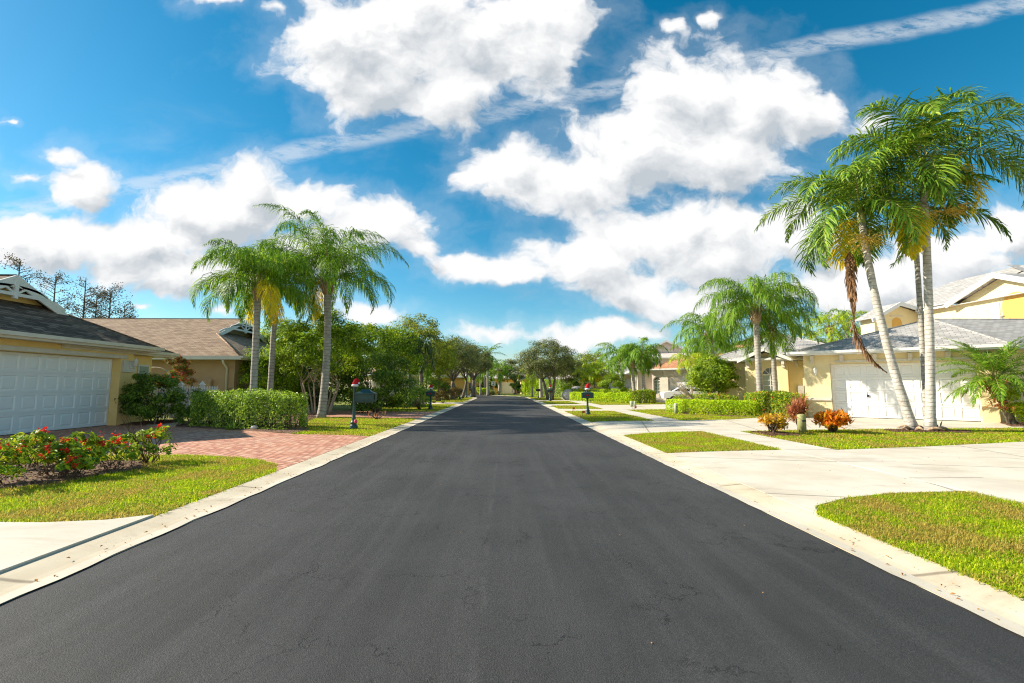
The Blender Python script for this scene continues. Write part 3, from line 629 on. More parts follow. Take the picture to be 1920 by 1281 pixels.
def roof(parent, fr, x0, x1, y0, y1, z, p, mat, tf=None, wm='yellow', fh=.17, fm='white', orn=True, back=None, ovg=.4):
    xm = (x0+x1)/2; hf = (x1-x0)/2; zr = z+p*hf; mb = MB()
    t = tf if tf else hf
    yb = y1 if back == 'gable' else y1-hf
    yr = y0+t
    ft = t+ovg if tf else t
    if tf: mb.poly(fr([(x0, y0, z), (x1, y0, z), (x1-ft, y0+ft, z+p*ft), (x0+ft, y0+ft, z+p*ft)]))
    else: mb.poly(fr([(x0, y0, z), (x1, y0, z), (xm, y0+hf, zr)]))
    e = .0
    L = [(x0, y0, z), (x0+t, y0+t, z+p*t)]+([(xm, y0+t, zr)] if tf else [])+[(xm, yb, zr), (x0, y1, z)]
    Rr = [(x1, y0, z), (x1, y1, z), (xm, yb, zr)]+([(xm, y0+t, zr)] if tf else [])+[(x1-t, y0+t, z+p*t)]
    if not tf: L = [(x0, y0, z), (xm, y0+hf, zr), (xm, yb, zr), (x0, y1, z)]; Rr = [(x1, y0, z), (x1, y1, z), (xm, yb, zr), (xm, y0+hf, zr)]
    mb.poly(fr(L[::-1])); mb.poly(fr(Rr))
    if back != 'gable': mb.poly(fr([(x1, y1, z), (x0, y1, z), (xm, yb, zr)]))
    # ridge and hip caps
    for a, b in (((xm, yr if not tf else y0+t, zr), (xm, yb, zr)), ((x0, y0, z), (x0+t, y0+t, z+p*t)), ((x1, y0, z), (x1-t, y0+t, z+p*t))):
        P = np.array(fr([a, b])); mb.tube(P+(0, 0, .0), .045, 6)
    rf = mb.build('roof', M[mat], parent)
    g = MB(); 
    for q in ((x0-.03, x1+.03, y0-.05, y0+.02), (x0-.05, x0+.02, y0+.02, y1), (x1-.02, x1+.05, y0+.02, y1)): g.box(q[0], q[1], q[2], q[3], z-fh, z+.015, fr)
    g.box(x0-.07, x1+.07, y0-.15, y0-.05, z-.10, z+.01, fr)      # rain gutter
    g.box(x0+.02, x1-.02, y0+.02, y1-.02, z-fh+.02, z-fh+.035, fr)
    g.build('fascia', M[fm], parent)
    if tf:
        zb = z+p*ft
        MB().poly(fr([(x0+ft, y0+ft-.01, zb-.05), (x1-ft, y0+ft-.01, zb-.05), (xm, y0+ft-.01, zr-.02)])).build('gable_wall', M[wm], parent)
        b = MB(); yy = y0+t-.05
        zt = z+p*t; n = math.hypot(1, p)
        for s, xa in ((1, x0+t-.12), (-1, x1-t+.12)):
            za = zt-.12*p
            b.vprism([(xa, za-.02), (xm, zr+.02), (xm, zr-.27), (xa+s*.12, za-.24+.12*p)][::s], yy, yy+.06, fr)
        if orn:
            hh = zr-zt; zc = zr-hh*.62; hw = (xm-(x0+t))*.62
            board(b, fr, (xm, zc-.13), (xm, zr-.1), yy-.02, .11, .09); board(b, fr, (xm-hw, zc), (xm+hw, zc), yy-.005, .10, .07)
            for s in (-1, 1):
                pts = [(xm+s*hw*(1-math.cos(a))*.98, zc+math.sin(a)*hh*.30) for a in np.linspace(0, 1.45, 6)]
                arc = [(xm+s*hw*.93*math.cos(a), zc+hh*.27*math.sin(a)) for a in np.linspace(0, 1.5, 7)]
                for a_, b_ in zip(arc[:-1], arc[1:]): board(b, fr, a_, b_, yy, .07, .05)
                board(b, fr, (xm, zc+.02), (xm+s*hw*.45, zc+hh*.33), yy+.004, .06, .05)
                arc2 = [(xm+s*(hw+(xm-(x0+t)-hw)*q), zc-.05-(hh*.32)*(q**1.8)) for q in np.linspace(0, .8, 5)]
                for a_, b_ in zip(arc2[:-1], arc2[1:]): board(b, fr, a_, b_, yy+.004, .09, .05)
        b.build('gable_trim', M['white'], parent)
    return rf
def arch_window(parent, fr, xc, w, z0, z1, y, wm, blind=True):
    """rectangular lights with a half-round fan above, in an opening as wide as w; z1 = springing"""
    r = w/2; n = 10
    sp = MB()
    for s in (-1, 1):
        arc = [(xc+s*r*math.cos(a), z1+r*math.sin(a)) for a in np.linspace(0, math.pi/2, n)]
        sp.vprism([(xc+s*r, z1+r)]+arc if s > 0 else [(xc+s*r, z1+r)]+arc, y, y+.18, fr)
    sp.build('arch_wall', M[wm], parent)
    f = MB(); yy = y+.16
    for a, b in (((xc-r, z0), (xc-r, z1)), ((xc+r, z0), (xc+r, z1)), ((xc-r, z0+.02), (xc+r, z0+.02)), ((xc-r, z1), (xc+r, z1)), ((xc-r, (z0+z1)/2), (xc+r, (z0+z1)/2)), ((xc, z0), (xc, z1)), ((xc-r, z0*.75+z1*.25), (xc+r, z0*.75+z1*.25)), ((xc-r, z0*.25+z1*.75), (xc+r, z0*.25+z1*.75))):
        big = a[0] == b[0] and a[0] != xc or a[1] in (z1,); board(f, fr, a, b, yy, .07 if big else .03, .04)
    arc = [(xc+r*math.cos(a), z1+r*math.sin(a)) for a in np.linspace(0, math.pi, 13)]
    for a, b in zip(arc[:-1], arc[1:]): board(f, fr, a, b, yy+.002, .06, .04)
    for a in (.8, 1.57, 2.34): board(f, fr, (xc, z1), (xc+r*math.cos(a), z1+r*math.sin(a)), yy+.004, .03, .03)
    w_ = f.build('window', M['white'], parent)
    MB().vprism([(xc-r, z0), (xc+r, z0), (xc+r, z1), (xc-r, z1)], yy+.06, yy+.07, fr).build('blind', M['blind'], w_)
    MB().vprism([(xc+r, z1)]+[p for p in arc], yy+.06, yy+.07, fr).build('pane', M['glass'], w_)
def corbel(mb, fr, x, z, y=-.0):
    par, mb = mb, MB()
    mb.vprism([(x-.07, z-.32), (x+.07, z-.32), (x+.08, z), (x-.08, z)], y-.12, y-.003, fr); mb.box(x-.07, x+.07, y-.28, y-.12, z-.16, z, fr); mb.build('corbel', M['trimL'], par)
def wall_lamp(parent, fr, x, z, y=0):
    c = fr([(x, y-.16, z)])[0]; b = MB(); b.box(x-.06, x+.06, y-.03, y-.003, z-.12, z+.1, fr)
    b.tube(fr([(x, y-.03, z-.05), (x, y-.12, z-.16), (x, y-.16, z-.08)]), .012, 5)
    b.lathe([(.03, -.06), (.055, -.03), (.075, .12), (.085, .13), (.02, .2), (.012, .25)], c, 8)
    b.build('wall_lamp', M['white'], parent)
# ---------------------------------------------------------------- left house (yellow, dark brown roof)
fr = frame(-13.7, 10.9, 90)
h1 = thing('house', 'yellow house with dark brown roof and white garage door at the left edge', 'house', (-13.7, 10.9, 0))
mb = MB(); walls(mb, fr, 6.15, 9, 2.72, [(.72, 5.62, 0, 2.39)], .32); mb.box(6.16, 7.7, .5, 9, 0, 2.6, fr); mb.build('wall', M['yellow'], h1)
panel_door(h1, fr, .73, 5.61, .05, 2.385, .3)
mb = MB(); mb.box(.55, 5.82, -.05, -.003, 2.40, 2.53, fr); mb.box(5.66, 6.18, -.07, -.003, 1.98, 2.34, fr); mb.box(5.64, 6.2, -.09, -.003, 1.92, 1.975, fr); mb.build('door_trim', M['trimL'], h1)
mb = MB(); mb.box(7.0, 7.55, .46, .497, 1.1, 2.25, fr); f_ = mb.build('window', M['white'], h1); MB().box(7.06, 7.49, .44, .459, 1.16, 2.19, fr).build('pane', M['blind'], f_)
wall_lamp(h1, fr, 5.98, 2.2, -.07)
roof(h1, fr, -.5, 6.65, -.55, 12, 2.86, .54, 'roofD', tf=1.83, wm='yellow', fm='trimL')
roof(h1, fr, 3.4, 8.27, .02, 10, 2.76, .5, 'roofD', fm='trimL')
# ---------------------------------------------------------------- second left house (tan, brown roof)
fr = frame(-13.8, 23.6, 90)
h2 = thing('house', 'tan house with big brown shingle roof and white gable truss behind the trimmed hedge', 'house', (-13.8, 23.6, 0))
mb = MB(); walls(mb, fr, 11.2, 30, 2.78, [], .3); mb.build('wall', M['tan'], h2)
roof(h2, fr, -.6, 11.8, -.6, 31, 2.92, .45, 'roofB', tf=3.36, wm='tan', fm='gutter', ovg=.7)
dp = MB(); dp.tube([(-14.1, 23.05, 2.75), (-14.1, 23.1, 2.6), (-14.15, 23.52, 2.35), (-14.15, 23.55, .1)], .055, 8); dp.build('downspout', M['gutter'], h2)
for x0, x1, z0, z1 in ((-16.1, -15.85, 1.25, 1.85), (-15.75, -15.35, 1.1, 1.6), (-15.25, -14.85, 1.2, 1.75)):
    m_ = MB(); m_.box(x0, x1, 23.42, 23.597, z0, z1); m_.box(x0+.03, x1-.03, 23.40, 23.42, z0+.04, z1-.1); m_.build('meter_box', M['tan'], h2)
vp = MB(); c = AY(266, 642, 27.0); vp.tube([(c[0], c[1], c[2]-.6), (c[0], c[1], c[2]+.05)], .07, 8); vp.build('vent_pipe', M['gutter'], h2)
# ---------------------------------------------------------------- right yellow house
A0 = (13.9, 20.9); fr = frame(*A0, -37.5)
h3 = thing('house', 'pale yellow house with grey shingle roofs behind the two tall palms', 'house', (13.9, 20.9, 0))
mb = MB(); walls(mb, fr, 6.2, 9, 2.82, [(1.0, 5.72, 0, 2.42)], .32); 
fx = frame(18.83, 17.12, 0); mb.box(.02, 11, .02, .3, 0, 2.82, fx); mb.build('wall', M['yellowR'], h3)
panel_door(h3, fr, 1.01, 5.71, .05, 2.415, .3)
mb = MB(); MBh = MB().box(2.25, 2.33, .27, .3, .95, 1.05, fr).build('door_handle', M['black'], h3)
for q in (.35, 1.45, 2.6, 3.75, 4.9, 5.95): corbel(h3, fr, q, 2.79)
mb.box(1.2, 5.6, -.04, -.003, 2.47, 2.56, fr); mb.box(-.04, .98, -.07, -.003, .78, .88, fr); mb.build('wall_trim', M['trimL'], h3)
wall_lamp(h3, fr, .45, 2.05)
def rp(pts): return fr([(x, y, z) for x, y, z in pts])
Cc = (4.83, 2.85, 4.46); Dd = (Cc[0]+9*.793, Cc[1]+9*.609, 4.46)
mb = MB(); zE = 2.96
mb.poly(rp([(-.5, -.5, zE), (6.65, -.45, zE), Cc])); mb.poly(rp([(6.65, -.45, zE), (6.65+9*.793, -.45+9*.609, zE), Dd, Cc])); mb.poly(rp([(-.5, -.5, zE), Cc, Dd, (4, 12, 4.2), (-.5, 9, zE)][::-1]))
for a, b in (((-.5, -.5, zE), Cc), ((6.65, -.45, zE), Cc), (Cc, Dd)): mb.tube(np.array(fr([a, b])), .045, 6)
mb.build('roof', M['roofG'], h3)
g = MB(); g.box(-.55, 6.7, -.6, -.5, zE-.16, zE+.01, fr); g.box(-.6, -.5, -.5, 9, zE-.16, zE+.01, fr); g.box(-.5, 6.6, -.5, -.003, zE-.14, zE-.125, fr)
fe = frame(*fr([(6.68, -.5, 0)])[0][:2], 0); g.box(.02, 11, -.10, 0, zE-.16, zE+.01, fe); g.box(0, 11, .02, 1.1, zE-.14, zE-.125, fe)
g.box(-.6, 6.75, -.70, -.60, zE-.09, zE+.02, fr); g.build('fascia', M['white'], h3)
vp = MB(); c = AY(1879, 597, 22.5); vp.tube([(c[0], c[1], c[2]-.5), (c[0], c[1], c[2]+.05)], .05, 8); vp.ball((c[0], c[1], c[2]+.1), (.12, .12, .06)); vp.build('vent_pipe', M['box'], h3)
# recessed wing with the arched window
fw = frame(12.3, 26.3, -37.5)
mb = MB(); wallp(mb, fw, 0, 4.5, 0, 2.78, .35, .3, []); mb.box(0, .3, .65, 6, 0, 2.78, fw); mb.build('wing_wall', M['yellowR'], h3)
mb = MB(); wallp(mb, fw, 1.55, 3.6, 0, 2.7, 0, .3, [(2.36, 3.14, .85, 2.44)]); mb.vprism([(1.55, 2.7), (3.6, 2.7), (2.575, 3.28)], 0, .3, fw); mb.build('bay_wall', M['yellowR'], h3)
arch_window(h3, fw, 2.75, .78, .85, 2.05, 0, 'yellowR')
MB().box(1.7, 3.5, .301, .34, .3, 2.6, fw).build('bay_back', M['yellowR'], h3)
roof(h3, fw, -.45, 7.2, -.15, 12, 2.95, .40, 'roofG')
mb = MB(); xm, zr_ = 2.575, 3.5
for s, xa in ((1, 1.3), (-1, 3.85)): mb.poly(fw([(xa, -.45, 2.90), (xm, -.45, zr_), (xm, 3.0, zr_), (xa, 3.0, 2.90)][::s]))
mb.build('bay_roof', M['roofG'], h3)
mb = MB()
mb.vprism([(1.25, 2.88), (xm, zr_+.02), (3.9, 2.88), (3.9, 2.70), (xm, zr_-.18), (1.25, 2.70)], -.52, -.455, fw)
for q in (.5, 4.0): corbel(h3, fw, q, 2.78, .35)
for q in (1.72, 3.42): corbel(h3, fw, q, 2.74, 0)
mb.build('wing_trim', M['white'], h3)
mb = MB(); mb.box(3.98, 4.28, .22, .347, 1.0, 1.45, fw); mb.box(4.3, 4.42, .27, .347, .9, 1.6, fw); mb.tube(fw([(4.05, .28, .1), (4.05, .28, 1.0)]), .025, 6); mb.tube(fw([(4.36, .3, 1.6), (4.36, .3, 2.7)]), .02, 6); mb.build('meter_box', M['box'], h3)
# upper storey block behind
up = thing('house', 'two storey pale yellow upper block with white gables behind the garage roof', 'house', (25.7, 24.6, 0))
mb = MB(); mb.box(25.7, 36, 20.2, 30.3, 0, 6.05); mb.box(22.9, 25.69, 27.5, 28.6, 0, 5.7); mb.prism([(22.9, 27.5)]*3, 0, 0) if False else None
ff = frame(22.9, 27.5, 0); mb.vprism([(0, 5.7), (2.79, 5.7), (2.79, 6.0), (1.4, 6.42)], 0, 1.1, ff)
fg = frame(25.7, 25.0, -90); mb.vprism([(.0, 6.05), (4.8, 6.05), (2.4, 7.05)], -.003, .3, fg); mb.build('wall', M['yellowR'], up)
mb = MB()
mb.poly([(25.2, 30.6, 6.1), (25.2, 24.9, 6.1), (27.6, 24.9, 7.15), (31, 24.9, 8.6), (31, 30.6, 8.6)]); mb.poly([(25.2, 24.9, 6.1), (25.2, 22.6, 7.1), (27.6, 22.6, 7.15), (27.6, 24.9, 7.15)])
mb.poly([(25.25, 25.2, 6.1), (25.25, 22.6, 7.22), (31, 22.6, 7.22), (31, 25.2, 6.1)]); mb.poly([(25.25, 20.0, 6.1), (31, 20.0, 6.1), (31, 22.6, 7.22), (25.25, 22.6, 7.22)])
mb.poly([(25.2, 20, 6.1), (40, 20, 6.1), (40, 27, 8.9), (31, 27, 8.9)]); mb.poly([(25.2, 20, 6.1), (31, 27, 8.9), (31, 34, 8.6), (25.2, 34, 6.1)]) if False else None
mb.poly([(25.4, 30.6, 6.15), (25.4, 25.0, 6.15), (31.5, 24.0, 8.75), (31.5, 30.6, 8.75)])
mb.poly([(22.5, 27.2, 5.55), (22.5, 28.9, 5.55), (24.3, 28.9, 6.55), (24.3, 27.2, 6.55)]); mb.poly([(26.2, 27.2, 5.95), (24.3, 27.2, 6.55), (24.3, 28.9, 6.55), (26.2, 28.9, 5.95)])
mb.build('roof', M['roofG'], up)
g = MB(); g.box(25.3, 25.4, 25.1, 27.25, 5.95, 6.17)
fl = frame(22.5, 27.1, 0); g.vprism([(-.05, 5.52), (1.8, 6.57), (1.8, 6.33), (.0, 5.32)], -.02, .06, fl); g.vprism([(1.8, 6.57), (3.3, 6.12), (3.3, 5.9), (1.8, 6.33)], -.02, .06, fl)
fl2 = frame(25.2, 25.25, -90); g.vprism([(-.05, 6.1), (2.65, 7.26), (2.65, 6.98), (.05, 5.86)], -.02, .06, fl2); g.vprism([(2.65, 7.26), (5.3, 6.1), (5.2, 5.86), (2.65, 6.98)], -.02, .06, fl2)
g.box(25.4, 25.697, 20.1, 27.4, 5.97, 5.99); g.build('fascia', M['white'], up)
def niche(parent, fr_, xc, w, z0, z1, y, m):
    r = w/2; pts = [(xc-r, z0), (xc+r, z0)]+[(xc+r*math.cos(a), z1+r*math.sin(a)) for a in np.linspace(0, math.pi, 10)]
    MB().vprism(pts, y-.012, y-.003, fr_).build('arch_niche', M[m], parent)
niche(up, ff, 1.4, .62, 4.6, 5.35, 0, 'ochre'); niche(up, fg, 2.9, 1.3, 4.3, 5.5, 0, 'ochre')
sh = MB(); sh.box(1.75, 2.15, -.05, -.003, 4.2, 5.75, fg)
for k in range(14): sh.box(1.79, 2.11, -.07, -.05, 4.25+k*.105, 4.31+k*.105, fg)
sh.build('shutter', M['white'], up)
sill = MB(); sill.box(1.0, 1.8, -.06, -.003, 5.72, 5.78, ff); sill.build('arch_sill', M['trimL'], up)
# ---------------------------------------------------------------- pink-beige house
fp = frame(12.25, 41.6, -10)
h4 = thing('house', 'pinkish beige house with terracotta roof, arched window and white garage door', 'house', (12.25, 41.6, 0))
mb = MB(); walls(mb, fp, 1.7, 6, 2.75, [], .3)
fq = frame(13.15, 40.4, -36); wallp(mb, fq, 0, 7.2, 0, 2.78, 0, .3, [(.12, .72, .75, 2.25), (1.45, 6.2, 0, 2.3)]); mb.box(0, .3, .3, 8, 0, 2.78, fq); mb.box(6.9, 7.2, .3, 8, 0, 2.78, fq); mb.build('wall', M['pink'], h4)
arch_window(h4, fq, .42, .6, .75, 1.95, 0, 'pink')
panel_door(h4, fq, 1.46, 6.19, .05, 2.295, .3)
mb = MB(); mb.box(.75, 1.45, -.06, -.003, .85, .95, fq); mb.box(1.3, 6.4, -.05, -.003, 2.33, 2.5, fq); mb.box(.78, 1.42, -.04, -.003, .95, 2.32, fq)
for q in (.9, 1.9, 2.9, 3.9, 4.9, 5.9): corbel(h4, fq, q, 2.76)
mb.build('wall_trim', M['trimL'], h4)
roof(h4, fq, -.4, 7.7, -.4, 9, 2.95, .42, 'roofO'); roof(h4, fp, -.5, 3.2, -.4, 7, 2.92, .45, 'roofD')
mb = MB(); c0 = frame(13.6, 40.2, -12)
for x0, x1, z0, z1 in ((0, .13, 0, .02),): pass
# ---------------------------------------------------------------- far houses
def far_house(name, label, ox, oy, deg, w, dep, h, p, wm, rm, door=None, wins=(), tf=None, top=None):
    f_ = frame(ox, oy, deg); t = thing(name, label, 'house', (ox, oy, 0)); ops = []
    if door: ops.append((door[0], door[1], 0, 2.3))
    for a, b in wins: ops.append((a, b, 1.0, 2.1))
    mb = MB(); walls(mb, f_, w, dep, h, ops, .25); mb.build('wall', M[wm], t)
    if door: panel_door(t, f_, door[0]+.01, door[1]-.01, .05, 2.29, .22)
    for a, b in wins:
        m_ = MB()
        for q in ((a, a+.06), (b-.06, b), ((a+b)/2-.03, (a+b)/2+.03)): m_.box(q[0], q[1], .1, .15, 1.0, 2.1, f_)
        m_.box(a+.06, b-.06, .105, .145, 1.0, 1.06, f_); m_.box(a+.06, b-.06, .105, .145, 2.04, 2.1, f_)
        w_ = m_.build('window', M['white'], t); MB().box(a, b, .16, .18, 1.0, 2.1, f_).build('pane', M['glass'], w_)
    roof(t, f_, -.5, w+.5, -.5, dep+.5, h+.14, p, rm, tf=tf, wm=wm, orn=False)
    return t, f_
far_house('house', 'pale yellow house with grey roof left of the pink house and its palms', 9.9, 51.5, -27, 6.2, 8, 2.7, .42, 'yellowR', 'roofG', (1.6, 5.2), ())
far_house('house', 'low cream house with pale tiled roof at the far end beyond the hedge', 3.2, 84, 0, 13, 9, 2.6, .4, 'yellowR', 'roofW', None, ((2, 3.2), (7, 8.2), (10, 11.2)))
far_house('house', 'orange yellow house with pale roof straight ahead at the road end', -2.6, 90, 0, 5.2, 9, 2.9, .5, 'ochre', 'roofW', (2.2, 4.4), ())
far_house('house', 'cream house with pale tiled roof seen left of the yellow sign', 2.8, 96, 0, 9, 9, 4.2, .5, 'pink', 'roofW', None, ((1, 2), (4, 5)))
far_house('house', 'orange house half hidden behind the far left oaks', -11.5, 78, 12, 9, 8, 2.9, .45, 'ochre', 'roofW', None, ((5.5, 6.6),))
far_house('house', 'small beige house glimpsed behind the second left mailbox hedge', -13.0, 46, 30, 5, 7, 2.5, .45, 'pink', 'roofB', None, ((1.5, 2.6),))
t_, f_ = far_house('house', 'two storey pinkish house with orange roof and gable niche behind the round tree', 25.2, 51.5, -25, 10, 8, 5.5, .42, 'pink', 'roofO', None, ())
mb = MB(); mb.box(-1.8, .9, -1.2, 3, 0, 5.4, f_); mb.vprism([(-1.8, 5.4), (.9, 5.4), (-.45, 6.2)], -1.2, 3, f_); mb.box(3.0, 5.6, -1.2, -.0031, 0, 5.9, f_); mb.vprism([(3.0, 5.9), (5.6, 5.9), (4.3, 6.75)], -1.2, 2.6, f_); mb.build('gable_wall', M['pink'], t_)
mb = MB()
for xa, xb, z, zr_ in ((-2.0, 1.1, 5.35, 6.3), (2.8, 5.8, 5.85, 6.85)):
    xm = (xa+xb)/2
    for s, q in ((1, xa), (-1, xb)): mb.vprism([(q, z), (xm, zr_), (xm, zr_-.24), (q, z-.22)][::s], -1.45, 3.1, f_)
mb.build('gable_trim', M['white'], t_)
niche(t_, f_, -.45, .6, 4.4, 4.9, -1.2, 'ochre'); niche(t_, f_, 4.3, .8, 4.5, 5.2, -1.2, 'ochre')
t_, f_ = far_house('house', 'white two storey house with pink gables above the far palm group', 18.0, 63, -15, 9, 8, 5.2, .5, 'pink', 'roofW', None, (), tf=1.2)
far_house('house', 'low house with terracotta roof behind the right queen palms', 26, 58, -20, 10, 8, 5.2, .4, 'yellowR', 'roofO', None, ())
# ---------------------------------------------------------------- mailboxes and hats
def boxbody(mb, x0, x1, y0, y1, z0, z1, rh):
    mb.box(x0, x1, y0, y1, z0, z1); mb.box(x0-.015, x1+.015, y0-.015, y1+.015, z0-.03, z0); mb.box(x0-.025, x1+.025, y0-.025, y1+.025, z1, z1+.025)
    # panel moulding on each long side
    for y, s in ((y0, -1), (y1, 1)):
        for q in ((x0+.04, x1-.04, z0+.02, z0+.035), (x0+.04, x1-.04, z1-.035, z1-.02), (x0+.025, x0+.04, z0+.02, z1-.02), (x1-.04, x1-.025, z0+.02, z1-.02)):
            mb.box(q[0], q[1], min(y, y+s*.012), max(y, y+s*.012), q[2], q[3])
    z = z1+.025; a = (x1-x0)*.22; ym = (y0+y1)/2; d = (y1-y0)*.2
    V = [(x0-.02, y0-.02, z), (x1+.02, y0-.02, z), (x1+.02, y1+.02, z), (x0-.02, y1+.02, z), (x0+a, y0+d, z+rh*.55), (x1-a, y0+d, z+rh*.55), (x1-a, y1-d, z+rh*.55), (x0+a, y1-d, z+rh*.55), (x0+a*1.35, ym-.02, z+rh), (x1-a*1.35, ym-.02, z+rh), (x1-a*1.35, ym+.02, z+rh), (x0+a*1.35, ym+.02, z+rh)]
    mb.add(V, [(0, 1, 5, 4), (1, 2, 6, 5), (2, 3, 7, 6), (3, 0, 4, 7), (4, 5, 9, 8), (5, 6, 10, 9), (6, 7, 11, 10), (7, 4, 8, 11), (8, 9, 10, 11)])
post_prof = [(.14, 0), (.14, .05), (.125, .07), (.13, .09), (.10, .12), (.085, .15), (.11, .17), (.11, .20), (.075, .24), (.062, .30), (.066, .33), (.055, .36), (.048, .42)]
def mailbox_side(loc, label):
    t = thing('mailbox', label, 'mailbox', loc, 'green mailboxes along the kerb'); x, y, z = loc
    p = MB().lathe(post_prof+[(.048, 1.3), (.06, 1.32), (.06, 1.35), (.03, 1.38)], loc, 14); p.build('post', M['green'], t)
    b = MB(); boxbody(b, x+.06, x+.66, y-.13, y+.13, z+.90, z+1.11, .13); b.box(x+.05, x+.6, y-.03, y+.03, z+.82, z+.868); b.build('box', M['green'], t)
    MB().box(x+.687, x+.70, y-.10, y+.10, z+.92, z+1.10).build('door', M['green'], t)
    r = MB(); r.lathe([(.01, 0), (.05, .02), (.06, .07), (.035, .12), (.01, .13)], (x+.09, y-.09, z+.17), 8); r.build('ribbon', M['pinkm'], t)
    return t
def mailbox_mid(loc, label):
    t = thing('mailbox', label, 'mailbox', loc, 'green mailboxes along the kerb'); x, y, z = loc
    MB().lathe(post_prof+[(.045, .74), (.07, .77), (.07, .80)], loc, 12).build('post', M['green'], t)
    b = MB(); boxbody(b, x-.28, x+.28, y-.14, y+.14, z+.82, z+1.02, .07); b.build('box', M['green'], t)
    MB().lathe([(.06, 1.07), (.075, 1.10), (.04, 1.13), (.055, 1.17), (.02, 1.22)], loc, 10).build('finial', M['dkgreen'], t)
    r = MB(); r.box(x-.09, x+.09, y-.165, y-.155, z+.90, z+.95); r.ball((x-.05, y-.17, z+.925), (.05, .015, .03)); r.ball((x+.05, y-.17, z+.925), (.05, .015, .03)); r.build('ribbon', M['red'], t)
    return t
m1 = mailbox_side((-4.86, 15.0, .05), 'nearest green mailbox on the left lawn, box reaching towards the road')
mx = mailbox_mid((4.09, 22.4, .05), 'green mailbox with red hat on the lawn right of the road')
for u, d, lab, sd in ((809, 27.9, 'green mailbox with hat beside a small bush, second along the left kerb', -1), (863, 48.7, 'dark mailbox without hat under the left oak trunks', -1), (884, 64.5, 'farthest dark mailbox left of the road beside the lamp post', -1),
                  (1031, 43.2, 'green mailbox with red hat in front of the right oak trunk', 1), (1008.5, 54.5, 'farthest right mailbox with pale top beside the bare palm trunk', 1)):
    dup(mx, ((u-945)*d/F, d, .05), lab)
def hat(loc, label, s=1.):
    t = thing('santa_hat', label, 'hat', loc, 'red and white hats on the mailboxes'); x, y, z = loc
    MB().lathe([(.085*s, 0), (.105*s, .01), (.11*s, .035*s), (.10*s, .07*s), (.08*s, .08*s)], loc, 14).build('brim', M['fur'], t)
    P = [(x, y, z+.05*s), (x, y, z+.12*s), (x+.02*s, y, z+.2*s), (x+.06*s, y, z+.25*s), (x+.11*s, y, z+.22*s), (x+.13*s, y, z+.14*s)]
    MB().tube(P, np.array([.095, .085, .065, .045, .03, .015])*s, 12).build('cone', M['red'], t)
    MB().ball((x+.13*s, y, z+.11*s), .035*s).build('pompom', M['fur'], t); return t
hat((-4.86, 15.0, 1.40), 'red and white hat on the post of the nearest left mailbox')
ht = hat((4.09, 22.4, 1.24), 'red and white hat on the nearest right mailbox', 1.15)
for u, d, lab in ((809, 27.9, 'red and white hat on the second left mailbox'), (1031, 43.2, 'red and white hat on the mailbox by the right oak trunk')):
    dup(ht, ((u-945)*d/F, d, 1.24), lab)
# ---------------------------------------------------------------- small street things
t = thing('street_lamp', 'slim green lamp post with white globe beyond the left oaks', 'street lamp', (-4.55, 55.6, .05))
MB().lathe([(.16, 0), (.16, .1), (.09, .25), (.06, .4), (.05, 2.3), (.08, 2.35)], (-4.55, 55.6, .05), 10).build('post', M['green'], t)
MB().lathe([(.06, 2.35), (.17, 2.45), (.20, 2.62), (.13, 2.78), (.03, 2.9)], (-4.55, 55.6, .05), 12).build('globe', M['globe'], t)
t = thing('road_sign', 'yellow diamond warning sign on a thin post at the right bend', 'sign', (3.2, 68, .05))
MB().tube([(3.2, 68, .03), (3.2, 68, 2.2)], .03, 6).build('post', M['dkgreen'], t)
MB().vprism([(-.42, 2.3), (0, 1.88), (.42, 2.3), (0, 2.72)], -.02, .0, frame(3.2, 67.96, 0)).build('panel', M['signy'], t)
t = thing('number_sign', 'small white square sign with a dark mark beside the far palms', 'sign', (-1.75, 75, .05))
MB().tube([(-1.75, 75, .03), (-1.75, 75, 1.6)], .05, 6).build('post', M['black'], t)
MB().box(-2.1, -1.4, 74.9, 74.96, 1.55, 2.25).build('panel', M['white'], t)
mb = MB(); f2 = frame(-1.75, 74.89, 0)
for a, b in (((-.12, 2.1), (.12, 2.1)), ((.12, 2.1), (.12, 1.9)), ((.12, 1.9), (-.12, 1.72)), ((-.12, 1.7), (.14, 1.7))): board(mb, f2, a, b, -.012, .07, .01)
mb.build('numeral', M['black'], t)
def stub(x, y, h, r, label, m='util'):
    t = thing('utility_pedestal', label, 'utility box', (x, y, .05)); 
    MB().lathe([(r, -.02), (r, h*.97), (r*.93, h), (r*.4, h+.015)], (x, y, .05), 12).build('housing', M[m], t)
    MB().box(x-r*.5, x+r*.5, y-r-.012, y-r+.01, .05+h*.62, .05+h*.7).build('latch', M['black'], t)
stub(8.85, 13.55, .52, .115, 'olive green utility pedestal between the crotons and the red cordyline')
stub(-6.95, 16.1, .62, .14, 'olive green utility pedestal between trimmed hedge and palm trunk')
stub(8.75, 31.3, .34, .12, 'pale utility pedestal on the far right lawn, wider of two', 'utilw'); stub(9.15, 31.9, .32, .085, 'pale utility pedestal on the far right lawn, thinner of two', 'utilw')
stub(8.75, 23.2, .5, .10, 'pale utility pedestal in the end of the lime hedge', 'utilw')
def flag(x, y, label):
    t = thing('marker_flag', label, 'marker flag', (x, y, .05), 'orange marker flags')
    MB().tube([(x, y, .03), (x, y, .3)], .006, 4).build('wire', M['black'], t); MB().vprism([(0, .19), (.13, .21), (.13, .31), (0, .31)], 0, .008, frame(x, y, 15)).build('pennant', M['orange'], t)
for u, v, l in ((1092, 781, 'orange marker flag in the lawn right beside the kerb'), (1074, 773, 'orange marker flag at the corner of the driveway apron'), (1190, 771, 'orange marker flag at the tip of the hedge lawn')):
    q = G(u, v); flag(q[0], q[1], l)
